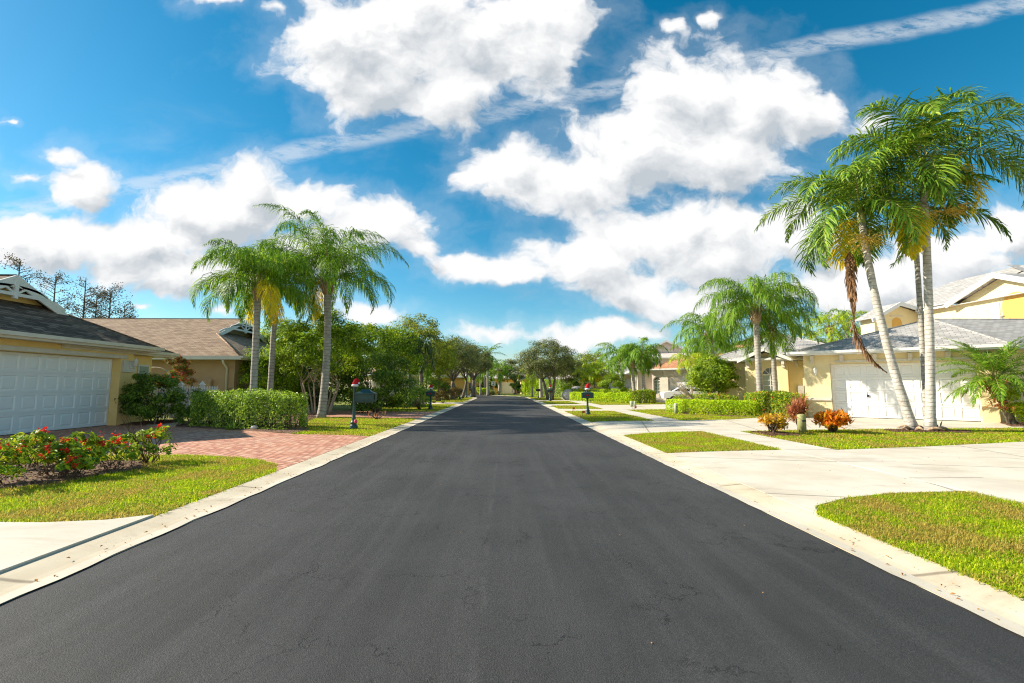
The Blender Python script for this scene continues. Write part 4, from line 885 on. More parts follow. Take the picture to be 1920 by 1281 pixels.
# picket fence and arch
t = thing('picket_fence', 'white picket fence with pointed post caps before the tan house', 'fence', (-14.6, 18.8, .05))
mb = MB()
for k in range(30):
    x = -14.55+k*.1
    mb.vprism([(x-.03, .12), (x+.03, .12), (x+.03, 1.38), (x, 1.42), (x-.03, 1.38)], 18.78, 18.80, lambda P: P)
mb.build('pickets', M['white'], t)
mb = MB(); mb.box(-14.6, -11.6, 18.80, 18.84, .35, .43); mb.box(-14.6, -11.6, 18.80, 18.84, 1.12, 1.2); mb.build('rail', M['white'], t)
for x in (-13.1, -12.25):
    mb = MB(); mb.box(x-.06, x+.06, 18.72, 18.84, .03, 1.46); mb.box(x-.085, x+.085, 18.695, 18.865, 1.46, 1.5)
    mb.add([(x-.07, 18.71, 1.5), (x+.07, 18.71, 1.5), (x+.07, 18.85, 1.5), (x-.07, 18.85, 1.5), (x, 18.78, 1.64)], [(0, 1, 4, 4)][:0] or [(0, 3, 2, 1)]); k0 = mb.n-5
    mb.C.append((np.array([(0, 1, 4), (1, 2, 4), (2, 3, 4), (3, 0, 4)])+k0, 0, False)); mb.build('post', M['white'], t)
t = thing('garden_arch', 'thin white garden arch beside the red flowering climber', 'arch', (-14.6, 19.3, .05))
for dy in (0,):
    MB().tube([(-15.3, 19.3+dy, .03), (-15.3, 19.3+dy, 1.7)]+[(-14.6+.7*math.cos(a)*-1, 19.3+dy, 1.7+.5*math.sin(a)) for a in np.linspace(.1, 3.04, 12)]+[(-13.9, 19.3+dy, 1.7), (-13.9, 19.3+dy, .03)], .026, 6).build('hoop', M['trimL'], t)
# garden path light behind the left bushes
t = thing('garden_light', 'short dark garden light behind the left flower bushes', 'garden light', (-7.95, 7.6, .05))
MB().tube([(-7.95, 7.6, .03), (-7.95, 7.6, .42), (-7.8, 7.6, .48), (-7.62, 7.6, .46)], .016, 6).build('stem', M['black'], t); MB().lathe([(.07, 0), (.09, .03), (.05, .12), (.02, .14)], (-7.62, 7.6, .38), 10).build('lamp_head', M['black'], t)
tag(MB().ball((-7.9, 14.75, .11), (.12, .09, .07)).build('rock', M['stone']), 'small pale rock in the mulch under the trimmed hedge', 'rock')
# cars
def car(name, label, loc, deg, L, W, Ht, m, kind='sedan'):
    t = thing(name, label, 'car' if kind != 'van' else 'van', loc); f0 = frame(loc[0], loc[1], deg); z = loc[2]
    fr_ = lambda P: [(a, b, c+z) for a, b, c in f0(P)]
    lo = [(-.5, .30), (-.495, .52), (-.47, .60), (-.20, .66), (.36, .66), (.485, .60), (.5, .45), (.49, .30)]
    if kind == 'van': cab = [(-.30, .64), (-.17, .97), (-.08, 1.0), (.44, 1.0), (.48, .64)]
    else: cab = [(-.24, .64), (-.10, .97), (.0, 1.0), (.18, .98), (.36, .64)]
    mb = MB(); s = lambda q, ins: [(x*L, zz*Ht) for x, zz in q]
    # body: inset rings across the width give rounded shoulders
    def loft(q, ys, sc):
        V = []; n = len(q); cz = sum(p[1] for p in q)/n; cx = sum(p[0] for p in q)/n
        for y, k in zip(ys, sc): V += [((cx+(x-cx)*k)*L, y*W, (cz+(zz-cz)*k)*Ht) for x, zz in q]
        mb.add(fr_(V), [(r*n+i, r*n+(i+1) % n, (r+1)*n+(i+1) % n, (r+1)*n+i) for r in range(len(ys)-1) for i in range(n)], 0, False)
        k0 = mb.n-len(V); mb.C.append((np.array([list(range(n))])+k0, 0, False)); mb.C.append((np.array([list(range(n))])+k0+(len(ys)-1)*n, 0, False))
    loft(lo, (-.5, -.46, .46, .5), (.95, 1, 1, .95)); loft(cab, (-.42, -.36, .36, .42), (.9, 1, 1, .9)); mb.build('body', M[m], t)
    w_ = MB(); x0, x1, x2, x3 = cab[0][0]*L, cab[1][0]*L, cab[-2][0]*L, cab[-1][0]*L; zt = .93*Ht; zb = .67*Ht
    for sg in (-1, 1): w_.add(fr_([(x0+.12*L*.5, sg*.435*W, zb), (x3-.05*L, sg*.435*W, zb), (x2-.02*L, sg*.40*W, zt), (x1+.05*L, sg*.40*W, zt)]), [(0, 1, 2, 3)])
    w_.add(fr_([(x0-.02, -.36*W, zb), (x0-.02, .36*W, zb), (x1-.03, .33*W, zt), (x1-.03, -.33*W, zt)]), [(0, 1, 2, 3)])
    w_.add(fr_([(x3+.02, -.36*W, zb), (x3+.02, .36*W, zb), (x2+.05, .33*W, zt), (x2+.05, -.33*W, zt)]), [(0, 1, 2, 3)]); w_.build('window', M['glass'], t)
    for sx in (-.32, .32):
        for sg in (-1, 1):
            c = fr_([(sx*L, sg*.44*W, .32), (sx*L, sg*.51*W, .32)]); wh = MB().tube(c, .32, 16).build('wheel', M['rubber'], t)
            c = fr_([(sx*L, sg*.50*W, .32), (sx*L, sg*.52*W, .32)]); MB().tube(c, .18, 12).build('rim', M['cars'], wh)
    for sg in (-1, 1): MB().ball(fr_([(-.48*L, sg*.38*W, .52*Ht)])[0], (.1, .1, .06)).build('headlight', M['globe'], t)
    return t
car('parked_car', 'silver sedan parked behind the lime hedge under the far right bush', (8.6, 49.3, .05), 200, 4.5, 1.8, 1.42, 'cars')
car('parked_car', 'dark green sedan parked behind the far left oak trunks', (-7.6, 60, .05), 8, 4.6, 1.8, 1.45, 'carg')
v = car('parked_car', 'white car with red emblem parked before the pink house garage', (14.9, 35.9, .05), 168, 4.9, 1.9, 1.5, 'carw')
MBt = bpy.data.curves.new('lettering', 'FONT'); MBt.body = 'TTS'; MBt.size = .34; MBt.extrude = .004
to = bpy.data.objects.new('lettering', MBt); COL.objects.link(to); dg = bpy.context.evaluated_depsgraph_get(); me = bpy.data.meshes.new_from_object(to.evaluated_get(dg)); bpy.data.objects.remove(to)
lt = bpy.data.objects.new('lettering', me); me.materials.append(M['box']); COL.objects.link(lt); lt.parent = v
lt.rotation_euler = (R(90), 0, R(168-180)); p_ = frame(14.9, 35.9, 168)([(1.55, .96, 0)])[0]; lt.location = (p_[0]-14.9, p_[1]-35.9, .50)
p_ = frame(14.9, 35.9, 168)([(.75, .95, .68)])[0]; MB().ball(p_, (.2, .03, .12)).build('emblem', M['red'], v)
t = thing('boulder', 'pale rounded boulder at the hedge end by the silver car', 'boulder', (6.6, 47.2, .05)); mb = MB(); mb.ball((6.6, 47.2, .55), (.62, .5, .62), 0, 14); mb.build('rock_face', M['stone'], t)
# fallen leaves
mb = MB(); n = 260; y = rng.uniform(1.5, 14, n)**1.0; sgn = np.where(rng.uniform(0, 1, n) < .5, -1, 1); off = np.abs(rng.normal(.10, .09, n)); x = np.where(sgn < 0, XL-off, XR+off)
z = np.interp(off, [.0, .10, .17, .34, .43], [.014, .016, .022, .062, .07]); mb.add(*leafquads(np.c_[x, y, z], rng.uniform(.012, .042, n), nrm(rng.normal(0, .35, (n, 3))+(0, 0, 1)), .5, None, .2))
n = 30; mb.add(*leafquads(np.c_[rng.uniform(XL, XR, n), rng.uniform(2, 16, n), np.full(n, .018)], rng.uniform(.01, .022, n), nrm(rng.normal(0, .3, (n, 3))+(0, 0, 1)), .5))
n = 160; mb.add(*leafquads(np.c_[rng.uniform(KR, 12, n), rng.uniform(5.5, 18, n), np.full(n, .07)], rng.uniform(.02, .05, n), nrm(rng.normal(0, .3, (n, 3))+(0, 0, 1)), .5))
tag(mb.build('fallen_leaves', M['straw'], uv=False), 'dry brown leaves scattered along the gutters and pavement', 'fallen leaves', kind='stuff')
# ---------------------------------------------------------------- palms
def PX(u, d): return (u-945)*d/F
def PZ(v, d): return H+(725-v)*d/F
# two tall pale trunks on the right
rng = np.random.default_rng(21)
tpA = AY(1616, 418, 14.6); tpB = AY(1731, 345, 14.0)
palm('palm_tree', 'tall pale trunked palm leaning left, the left one of the twin palms on the right', (12.75, 14.15), tpA, .14, .10, 20, 3.35, .92, .040, .6, .36, 'fB', 'trW', True, None, (-.35, 0), 84, 1, False, True, 1.42, -.4, 2.1, .6, fwd=.42, pw=1.25)
palm('palm_tree', 'tall upright pale trunked palm, the right one of the twin palms on the right', (13.05, 13.9), tpB, .135, .10, 21, 3.5, .95, .040, .55, .36, 'fB', 'trW', True, None, (.12, 0), 88, 1, False, True, 1.42, -.4, 2.1, .8, fwd=.42, pw=1.25, seed=1.1)
palm('palm_tree', 'thin grey palm trunk hidden right behind the upright twin palm', (13.35, 14.3), AY(1716, 440, 14.6), .09, .07, 7, 2.8, .8, .066, .55, .28, 'fB', 'trQ', True, None, (0, 0), 50, 1, False, True, 1.25, -.4, 1.6, .8, fwd=.5, pw=1.0, seed=2.3)
def bloom(name, label, c, rad, n, m, parent=None):
    mb = MB(); c = np.array(c)
    for k in range(n):
        d = nrm(rng.normal(0, 1, 3)*(1, 1, .55)+(0, 0, -.12)); e = c+d*rad*rng.uniform(.6, 1); mb.tube(bez(c, c+d*rad*.5+(0, 0, .12), e+(0, 0, -.1), 6), np.linspace(.012, .004, 6), 4, cap=False)
        for q in range(7):
            s = c+(e-c)*rng.uniform(.35, 1)+(0, 0, .02); mb.tube([s, s+nrm(rng.normal(0, 1, 3))*.16+(0, 0, -.04)], [.006, .003], 3, cap=False)
    return tag(mb.build(name, m, uv=False), label, 'flower stalk', 'palm flower stalks') if not parent else mb.build(name, m, parent, uv=False)
M['flo'] = leafm('palm_flower', [(.42, .30, .06), (.58, .42, .10), (.62, .36, .08)], .7, .2)
for o in list(COL.objects):
    if o.name == 'palm_tree': twA = o
    if o.name == 'palm_tree.001': twB = o
ax = np.array(tpB)
bloom('flower_stalk', '', (ax[0]+.5, ax[1]-.15, ax[2]-1.0), .8, 40, M['flo'], twB); bloom('flower_stalk', '', (ax[0]-.65, ax[1]-.15, ax[2]-1.15), .7, 34, M['flo'], twB)
ax = np.array(tpA); bloom('flower_stalk', '', (ax[0]-.1, ax[1]-.35, ax[2]-.7), .75, 38, M['flo'], twA)
df = MB(); P0 = AY(1592, 470, 14.8)
frond(df, P0, math.pi*.3, -1.5, -1.45, 2.35, 110, .45, .035, 1.8, .7, .8, 0, 0, 1, 0, .02, 12, .03)
P1 = AY(1596, 600, 14.7); frond(df, P1, -.15, -1.45, -.7, 2.0, 90, .42, .03, 1.8, .7, .9, 0, 0, 1, 0, .02, 12, .03)
df.build('dead_frond', M['fD'], twA, uv=False)
MB().tube([AY(1700, 760, 14), AY(1690, 794, 13.8)], .01).build('x', M['twig']) if False else None
lb = MB()
for k in range(7): 
    a = k*.9; x0, y0 = (12.9+.35*math.cos(a), 14.0+.25*math.sin(a)); lb.tube(bez((x0, y0, .09), (x0+.2*math.cos(a+1), y0+.2*math.sin(a+1), .22), (x0+.45*math.cos(a+1), y0+.3*math.sin(a+1), .1), 6), [.03, .05, .05, .04, .03, .01], 5)
tag(lb.build('fallen_sheaths', M['boot']), 'curled dry palm sheaths at the foot of the twin palms', 'palm debris')
# queen palms on the left lawn
QG = 'queen palms by the left hedge'
palm('palm_tree', 'queen palm by the green mailbox, right one of the three on the left', (-8.0, 20.3), AY(613, 540, 20.6), .175, .15, 28, 4.3, .95, .026, 1.3, .6, 'fQ', group=QG, bend=(.25, 0), n=104, yel=1, e_hi=1.52, e_lo=.3, drop=2.35, pw=1.6)
palm('palm_tree', 'queen palm behind the trimmed hedge, leftmost of the three on the left', (PX(483, 17.2), 17.2), AY(484, 548, 17.4), .13, .115, 25, 2.8, .78, .026, 1.3, .6, 'fQ', group=QG, n=92, yel=2, e_hi=1.52, e_lo=-.1, drop=2.4, pw=1.7, seed=.7)
palm('palm_tree', 'queen palm with yellowing fronds, middle one of the three on the left', (PX(513, 21), 21), AY(517, 556, 21.1), .13, .115, 25, 3.2, .8, .026, 1.3, .6, 'fQ', group=QG, n=92, yel=3, e_hi=1.5, e_lo=-.1, drop=2.4, pw=1.7, seed=1.9)
QR = 'queen palms before the right houses'
palm('palm_tree', 'large arching queen palm before the arched window, tallest behind the right hedge', (PX(1427, 21.6), 21.6), (PX(1426, 21.6), 21.6, PZ(592, 21.6)), .15, .13, 25, 3.5, .88, .026, 1.4, .5, 'fQ', group=QR, n=100, e_hi=1.5, e_lo=.25, drop=2.6, pw=1.25)
palm('palm_tree', 'queen palm just right of the arched window', (PX(1457, 23.2), 23.2), (PX(1455, 23.2), 23.2, PZ(627, 23.2)), .135, .115, 17, 2.9, .7, .026, 1.1, .55, 'fQ', group=QR, n=76, e_hi=1.4, e_lo=-.1, drop=2.1, pw=1.3, seed=2)
palm('palm_tree', 'queen palm rising behind the round clipped tree', (PX(1339, 29.5), 29.5), (PX(1337, 29.5), 29.5, PZ(634, 29.5)), .2, .17, 19, 3.3, .8, .034, 1.1, .55, 'fQ', group=QR, n=74, pw=1.3, e_hi=1.4, e_lo=-.1, drop=2.2, seed=1)
palm('palm_tree', 'slim queen palm behind the bare shrub', (PX(1318, 36), 36), (PX(1318, 36), 36, PZ(665, 36)), .15, .1, 14, 2.7, .8, .04, 1.3, .5, 'fQ', group=QR, n=54, e_hi=1.3, e_lo=-.2, drop=2.2, seed=1.5)
QF = 'queen palms before the pink house'
palm('palm_tree', 'queen palm at the left end of the trio before the pink house', (PX(1167, 43), 43), (PX(1165, 43), 43, PZ(672, 43)), .17, .12, 15, 2.9, .8, .045, 1.2, .5, 'fQ', group=QF, n=54, e_hi=1.3, e_lo=-.1, drop=2.1, seed=.3)
palm('palm_tree', 'queen palm in the middle of the trio before the pink house', (PX(1190, 38), 38), (PX(1186, 38), 38, PZ(683, 38)), .18, .12, 15, 2.3, .7, .04, 1.2, .5, 'fQ', group=QF, n=54, e_hi=1.3, e_lo=-.1, drop=2.1, seed=1.3)
palm('palm_tree', 'queen palm beside the small arched window of the pink house', (PX(1208, 37.5), 37.5), (PX(1206, 37.5), 37.5, PZ(668, 37.5)), .17, .12, 16, 2.4, .75, .042, 1.2, .5, 'fQ', group=QF, n=54, e_hi=1.3, e_lo=-.2, drop=2.2, seed=2.3)
for u, v, d, lab, s in ((1106, 706, 46, 'short yellow green palm, leftmost by the far right houses', .2), (1115, 694, 47.5, 'tallest yellow green palm of the far right clump', 1.2), (1131, 702, 45.5, 'yellow green palm, rightmost of the far right clump', 2.2)):
    palm('palm_tree', lab, (PX(u, d), d), (PX(u, d), d, PZ(v, d)), .12, .08, 14, 2.3, .7, .05, .9, .4, 'fL', 'trQ', group='yellow green palms by the far right houses', n=28, boots=False, e_hi=1.35, e_lo=-.2, drop=1.8, seed=s, yel=2)
palm('palm_tree', 'bare straight palm trunk beside the far right mailbox', (PX(1014.5, 56), 56), (PX(1013, 56), 56, PZ(690, 56)), .26, .17, 14, 2.2, .7, .05, .9, .4, 'fQ', n=24, e_hi=1.3, e_lo=-.2, drop=2)
palm('palm_tree', 'thin palm with one long hanging frond beside the yellow sign', (PX(998, 62), 62), (PX(997, 62), 62, PZ(700, 62)), .14, .10, 12, 2.6, .8, .06, 1.6, .4, 'fL', n=24, e_hi=.9, e_lo=-.9, drop=1.8)
palm('palm_tree', 'tall dark feathered palm above the far left end of the road', (PX(915, 70), 70), (PX(914, 70), 70, PZ(668, 70)), .2, .14, 16, 2.9, .8, .08, .5, .3, 'fB', n=24, e_hi=1.25, e_lo=-.5, drop=1.3)
palm('palm_tree', 'shorter palm with thick trunk left of the orange far house', (PX(937, 76), 76), (PX(937, 76), 76, PZ(697, 76)), .3, .22, 15, 3.0, .9, .09, .7, .3, 'fQ', n=24, e_hi=1.3, e_lo=-.4, drop=1.6, seed=1)
for u, v, d, lab, s in ((901, 690, 74, 'slim palm far left, third from the road end', 0), (909, 688, 78, 'slim palm with bright crown behind the far shrubs', 1), (924, 686, 82, 'slim palm behind the white number sign', 2), (892, 700, 66, 'slim palm left of the pale round shrubs', 2.5)):
    palm('palm_tree', lab, (PX(u, d), d), (PX(u, d), d, PZ(v, d)), .13, .1, 12, 2.6, .8, .08, .9, .3, 'fQ', 'trQ', group='slim palms at the end of the road', n=20, e_hi=1.3, e_lo=-.4, drop=1.7, seed=s)
palm('palm_tree', 'dark drooping palm hanging among the left green trees', (PX(772, 33), 33), (PX(768, 33), 33, PZ(652, 33)), .2, .16, 16, 3.0, .8, .05, 1.5, .5, 'fDk', n=40, e_hi=1.0, e_lo=-.6, drop=1.9, yel=1)
for u, d, lab, m_ in ((791, 41, 'thick pale palm trunk behind the second left hedge', .22), (800, 43, 'thin pale palm trunk behind the second left hedge', .1)):
    palm('palm_tree', lab, (PX(u, d), d), (PX(u, d), d, PZ(680, d)), m_, m_*.8, 12, 2.4, .7, .05, 1, .4, 'fQ', 'trQ', n=24, boots=False, drop=2)
palm('palm_tree', 'distant queen palm behind the yellow wing roof', (PX(1565, 34), 34), (PX(1568, 34), 34, PZ(618, 34)), .2, .16, 15, 3.2, .8, .05, 1, .4, 'fL', n=34, drop=1.9, seed=.5)
palm('palm_tree', 'distant palm with blue green fronds between yellow wing and twin palms', (PX(1605, 38), 38), (PX(1600, 38), 38, PZ(610, 38)), .2, .16, 14, 3.0, .8, .05, 1, .4, 'fQ', n=34, drop=1.9, seed=1.5)
palm('palm_tree', 'queen palm behind the orange roofs right of the round tree', (PX(1385, 44), 44), (PX(1380, 44), 44, PZ(660, 44)), .2, .16, 14, 3.0, .8, .05, 1.1, .4, 'fQ', n=30, drop=2.1, seed=2.5)
# small date palm at the garage corner
palm('date_palm', 'short shaggy date palm with spreading fronds at the right garage corner', (18.35, 16.3), (17.75, 16.2, 1.7), .13, .12, 40, 1.95, .36, .02, .35, .35, 'fQ', 'dtr', True, None, (-.1, 0), 70, 0, False, True, 1.4, -.35, 1.15, cat='palm tree', fwd=.7, pw=1.2)
def tuft(name, label, cat, c, n, L, w, m, z0=.05, up=.9, group=None, stemh=0, nst=6, spread=.12, curve=.9, r=0):
    t = thing(name, label, cat, (c[0], c[1], z0), group); zc = c[2] if len(c) > 2 else z0
    k = rng.integers(0, nst, n); sa = rng.uniform(0, 6.28, nst); sr = spread*rng.uniform(.3, 1, nst); hh = stemh*rng.uniform(.55, 1.1, nst)
    S0 = np.c_[c[0]+sr*np.cos(sa), c[1]+sr*np.sin(sa), zc+hh]
    az = rng.uniform(0, 6.28, n); el = np.clip(rng.normal(up, .45, n), -.3, 1.5); l = L*rng.uniform(.6, 1.15, n)
    D = np.c_[np.cos(az)*np.cos(el), np.sin(az)*np.cos(el), np.sin(el)]; O = S0[k]-np.c_[np.zeros((n, 2)), rng.uniform(0, .18, n)*(stemh > 0)]
    if r: O = O+rng.normal(0, r, (n, 3))*(1, 1, .6)
    P1 = O+D*(l*.5)[:, None]; D2 = nrm(D+(0, 0, -curve*.6)); P2 = P1+D2*(l*.5)[:, None]; W = nrm(np.cross(D, (0, 0, 1.)))*w*.5
    V = np.stack([O-W*.4, O+W*.4, P1-W, P1+W, P2], 1).reshape(-1, 3); i = np.arange(n)*5
    mb = MB().add(V, np.c_[i, i+1, i+3, i+2]); mb.C.append((np.c_[i+2, i+3, i+4], 0, False)); mb.build('leaves', M[m], t, uv=False)
    if stemh:
        sb = MB()
        for q in range(nst): sb.tube([(c[0]+rng.normal(0, .04), c[1]+rng.normal(0, .04), zc-.02), tuple((S0[q]+(c[0], c[1], zc))/2), tuple(S0[q]+(0, 0, .05))], [.02, .016, .01], 5)
        sb.build('stem', M['twig'], t)
    return t
tuft('bromeliad', 'red and yellow bromeliad growing on the short date palm trunk', 'plant', (17.55, 16.15, 1.25), 110, .55, .05, 'bro', up=.5, nst=4, spread=.15, r=.12)
tuft('bromeliad', 'drooping bronze leaves low on the date palm trunk', 'plant', (17.75, 16.1, .75), 60, .45, .05, 'bro', up=.1, nst=4, spread=.12, r=.12)
tuft('cordyline', 'spiky reddish cordyline beside the olive utility pedestal', 'plant', (9.05, 13.95), 520, .55, .03, 'cord', stemh=.72, nst=11, spread=.3, up=.8)
tuft('croton_shrub', 'large orange and yellow croton right of the red cordyline', 'shrub', (9.8, 13.6), 620, .2, .07, 'cro', stemh=.52, nst=44, spread=.46, up=.75, curve=.4, r=.05)
tuft('croton_shrub', 'smaller golden croton on the mulch left of the utility pedestal', 'shrub', (7.85, 13.3), 560, .14, .055, 'cro2', stemh=.48, nst=26, spread=.33, up=.6, curve=.4, r=.05)
# ---------------------------------------------------------------- left hedges, shrubs and trees
rng = np.random.default_rng(33)
hedge('clipped_hedge', 'box clipped glossy hedge at the back of the brick driveway', 'hedge', [(-10.6, 16.6), (-9.3, 15.95), (-6.75, 14.95)], 1.25, 1.2, 14500, .095, 'lvH', twigs=90, bumpy=.13, wr=.32)
tree('shrub', 'dark green layered shrub against the left garage corner', 'shrub', -12.75, 16.95, 1.0, (1.0, .85, .95), 6500, .085, 'lvB', 'twig', .03, 6, 46, .3, fork=.4, low=-.9)
tree('shrub', 'dark low shrub between garage shrub and trimmed hedge', 'shrub', -11.6, 17.3, .72, (.75, .6, .62), 3200, .075, 'lvB', 'twig', .03, 5, 30, .32, fork=.3, low=-.9)
tree('shrub', 'low ground shrub at the shaded end of the trimmed hedge', 'shrub', -10.9, 16.3, .4, (.55, .4, .38), 1500, .07, 'lvB', 'twig', .02, 4, 20, .34, fork=.2, low=-.9)
tree('flowering_climber', 'red and green flowering climber behind the white arch', 'climber', -14.5, 20.4, 1.75, (.75, .5, 1.0), 3200, .09, 'boug', 'twig', .04, 3, 34, .32, fork=.6, low=-.9, flowers=8, fm='flr')
tuft('strappy_plant', 'small strappy plant in the mulch under the trimmed hedge', 'plant', (-8.7, 14.95), 60, .35, .03, 'lvH', up=.6, nst=3, spread=.1)
# ixora bushes by the left edge
IX = 'red flowering ixora bushes in the left bed'
for x, y, h, r_, n, fl, lab in ((-7.0, 6.45, .56, .46, 520, 7, 'ixora bush cut by the left photo edge'), (-7.95, 7.9, .55, .38, 480, 6, 'ixora bush behind the edge bush by the garden light'),
                               (-6.85, 7.25, .66, .50, 800, 16, 'tallest ixora bush with most red flowers in the left bed'), (-6.45, 7.05, .42, .30, 480, 9, 'low ixora bush at the front of the left bed'),
                               (-6.42, 7.75, .56, .42, 520, 9, 'ixora bush right of the tallest in the left bed'), (-6.35, 8.45, .58, .44, 380, 9, 'sparse rightmost ixora bush with bare twigs')):
    tree('ixora_bush', lab, 'shrub', x, y, .05+h*.62, (r_, r_, h*.42), n, .075, 'ixo', 'twig', .014, 6, 22, .42, fork=.14, low=-.8, flowers=fl, fs=.045, limbs=22, group=IX, base=.06, wr=.5)
bt = MB()
for k in range(12):
    a = rng.uniform(0, 6.28); bt.tube(bez((-6.3, 8.3, .05), (-6.3+.15*math.cos(a), 8.3+.15*math.sin(a), .4), (-6.3+.45*math.cos(a), 8.3+.4*math.sin(a), rng.uniform(.6, 1.0)), 7), np.linspace(.009, .003, 7), 4)
tag(bt.build('bare_twigs', M['twig']), 'bare branching twigs rising from the rightmost ixora', 'twigs')
tree('large_shrub', 'bright green large shrub spilling in front of the tan house', 'shrub', PX(500, 24), 24.6, 1.9, (2.4, 1.5, 1.6), 8500, .13, 'lvA', 'bark', .07, 5, 60, .28, fork=.8, low=-.8)
tree('multi_stem_tree', 'bright green tree with many thin pale stems behind the palm', 'tree', PX(605, 23.5), 23.5, 3.3, (2.6, 1.7, 2.0), 11000, .13, 'lvA', 'barkP', .07, 9, 76, .26, fork=1.6, low=-.7, base=.5)
tree('large_shrub', 'mid green shrub mass filling the ground behind the thin pale stems', 'shrub', PX(612, 27.5), 27.5, 1.55, (2.7, 1.4, 1.6), 8500, .13, 'lvB', 'bark', .07, 5, 60, .28, fork=.6, low=-.9)
tree('large_shrub', 'dense darker green shrub reaching the ground behind the mailbox', 'shrub', PX(700, 24), 24.8, 1.75, (2.1, 1.7, 1.75), 10500, .125, 'lvB', 'bark', .08, 6, 66, .28, fork=.6, low=-.9)
tree('broadleaf_tree', 'mid green tree top rising above the dark shrub behind the mailbox', 'tree', PX(668, 27.5), 28, 3.8, (2.7, 1.9, 1.8), 9500, .14, 'lvA', 'bark', .14, 3, 64, .27, fork=1.4)
tree('broadleaf_tree', 'green tree right behind the tan house gable', 'tree', PX(545, 33), 33, 4.0, (3.0, 2.2, 2.4), 9000, .16, 'lvA', 'bark', .18, 1, 66, .28)
tree('broadleaf_tree', 'round green tree just left of the drooping dark palm', 'tree', PX(742, 31), 31, 3.4, (1.9, 1.7, 2.4), 7000, .15, 'lvA', 'bark', .14, 2, 54, .28, fork=1.2)
tree('broadleaf_tree', 'tall yellow green tree highest on the left of the road', 'tree', PX(790, 39), 39, 5.0, (2.7, 2.4, 2.6), 8500, .17, 'lvD', 'bark', .2, 1, 62, .27)
tree('broadleaf_tree', 'yellow green tree leaning over the second left mailbox', 'tree', PX(823, 43), 43, 4.0, (1.8, 2.0, 2.2), 5500, .17, 'lvD', 'bark', .17, 1, 46, .3)
tree('oak_tree', 'grey green oak with forked trunk behind the second left mailbox', 'tree', PX(850, 49), 49, 4.7, (2.6, 2.4, 2.3), 8500, .15, 'lvC', 'bark', .2, 1, 60, .28, fork=2.0)
tree('oak_tree', 'thicker grey green oak beside the dark mailbox', 'tree', PX(862, 53), 53, 4.7, (2.9, 2.4, 2.3), 8000, .16, 'lvC', 'bark', .27, 2, 58, .28, fork=2.1)
tree('oak_tree', 'grey green oak behind the street lamp', 'tree', PX(888, 62), 62, 4.7, (3.0, 2.6, 2.1), 7000, .19, 'lvC', 'bark', .24, 1, 54, .28, fork=2.3)
tree('oak_tree', 'rounded grey green oak on the right bend with upright twiggy top', 'tree', PX(1031, 47), 47, 4.2, (2.95, 2.6, 2.05), 21000, .12, 'lvC', 'bark', .26, 3, 150, .26, lean=(-.2, 0), fork=2.2, base=.2, low=-.95)
tree('oak_tree', 'smaller oak with low crown right of the rounded oak', 'tree', PX(1068, 51), 51, 3.2, (1.9, 1.8, 1.4), 5500, .15, 'lvC', 'bark', .15, 2, 44, .3)
tree('oak_tree', 'far grey green tree left of the yellow sign', 'tree', PX(966, 84), 84, 4.2, (3.4, 2.6, 2.6), 5500, .24, 'lvC', 'bark', .26, 1, 48, .3)
tree('broadleaf_tree', 'distant green tree peeking above the yellow green palms', 'tree', PX(1093, 62), 62, 4.0, (3.2, 2.5, 2.4), 5500, .2, 'lvD', 'bark', .2, 1, 48, .3)
hedge('hedge', 'dense green hedge beside the second brick driveway', 'hedge', [(PX(745, 29.5), 30.5), (PX(806, 31), 31)], 1.4, 1.25, 6500, .1, 'lvH', twigs=24)
tuft('small_bush', 'small pinkish bush left of the second mailbox', 'shrub', (PX(790, 27.5), 27.3), 420, .17, .045, 'pgb', stemh=.5, nst=20, spread=.38, up=.7, curve=.5, r=.06)
tuft('small_bush', 'tiny bare bush on the lawn behind the nearest mailbox', 'shrub', (PX(713, 19.4), 19.4), 60, .2, .02, 'cord', stemh=.2, nst=8, spread=.4, up=.9)
tree('shrub', 'reddish brown shrub beyond the second left mailbox', 'shrub', PX(832, 38), 38, .75, (.85, .7, .62), 1800, .1, 'brn', 'twig', .03, 4, 22, .36, fork=.3)
tree('shrub', 'yellow green shrub between the left hedge and the oak', 'shrub', PX(824, 44), 44, 1.05, (.9, .8, .9), 1800, .12, 'lvE', 'twig', .03, 4, 24, .36, fork=.3)
tree('shrub', 'brownish shrub under the forked oak', 'shrub', PX(854, 45), 45.5, .8, (.7, .6, .6), 1300, .1, 'brn', 'twig', .03, 4, 20, .36, fork=.3)
tree('shrub', 'dark green shrub by the pale palm trunks', 'shrub', PX(812, 38), 39, 1.3, (1.4, 1, 1.2), 3200, .12, 'lvB', 'twig', .05, 4, 34, .34, fork=.4)
for u, lab in ((899.5, 'left pale yellow round shrub at the road end'), (906.5, 'middle pale yellow round shrub at the road end'), (914, 'right pale yellow round shrub at the road end')):
    tree('round_shrub', lab, 'shrub', PX(u, 75), 75, .75, (.45, .45, .62), 700, .13, 'lvE', 'twig', .03, 3, 16, .4, fork=.2, group='pale round shrubs at the road end')
tuft('agave', 'grey green spiky plants right of the pale round shrubs', 'plant', (PX(925, 74.5), 74.5), 260, 1.2, .1, 'lvC', nst=6, spread=1.3, up=.8)
tree('shrub', 'dark palm like shrub under the white number sign', 'shrub', PX(912, 80), 80, 1.7, (2.0, 1, 1.5), 2600, .2, 'lvB', 'twig', .05, 4, 30, .34)
tree('shrub', 'dark shrub left of the yellow warning sign', 'shrub', PX(970, 78), 78, 1.2, (1.6, 1, 1.2), 1800, .18, 'lvB', 'twig', .05, 4, 24, .34)
tree('shrub', 'dark small shrub beside the orange far house door', 'shrub', PX(984, 77), 76, .7, (1.0, .8, .7), 900, .15, 'lvD', 'twig', .05, 4, 18, .34)
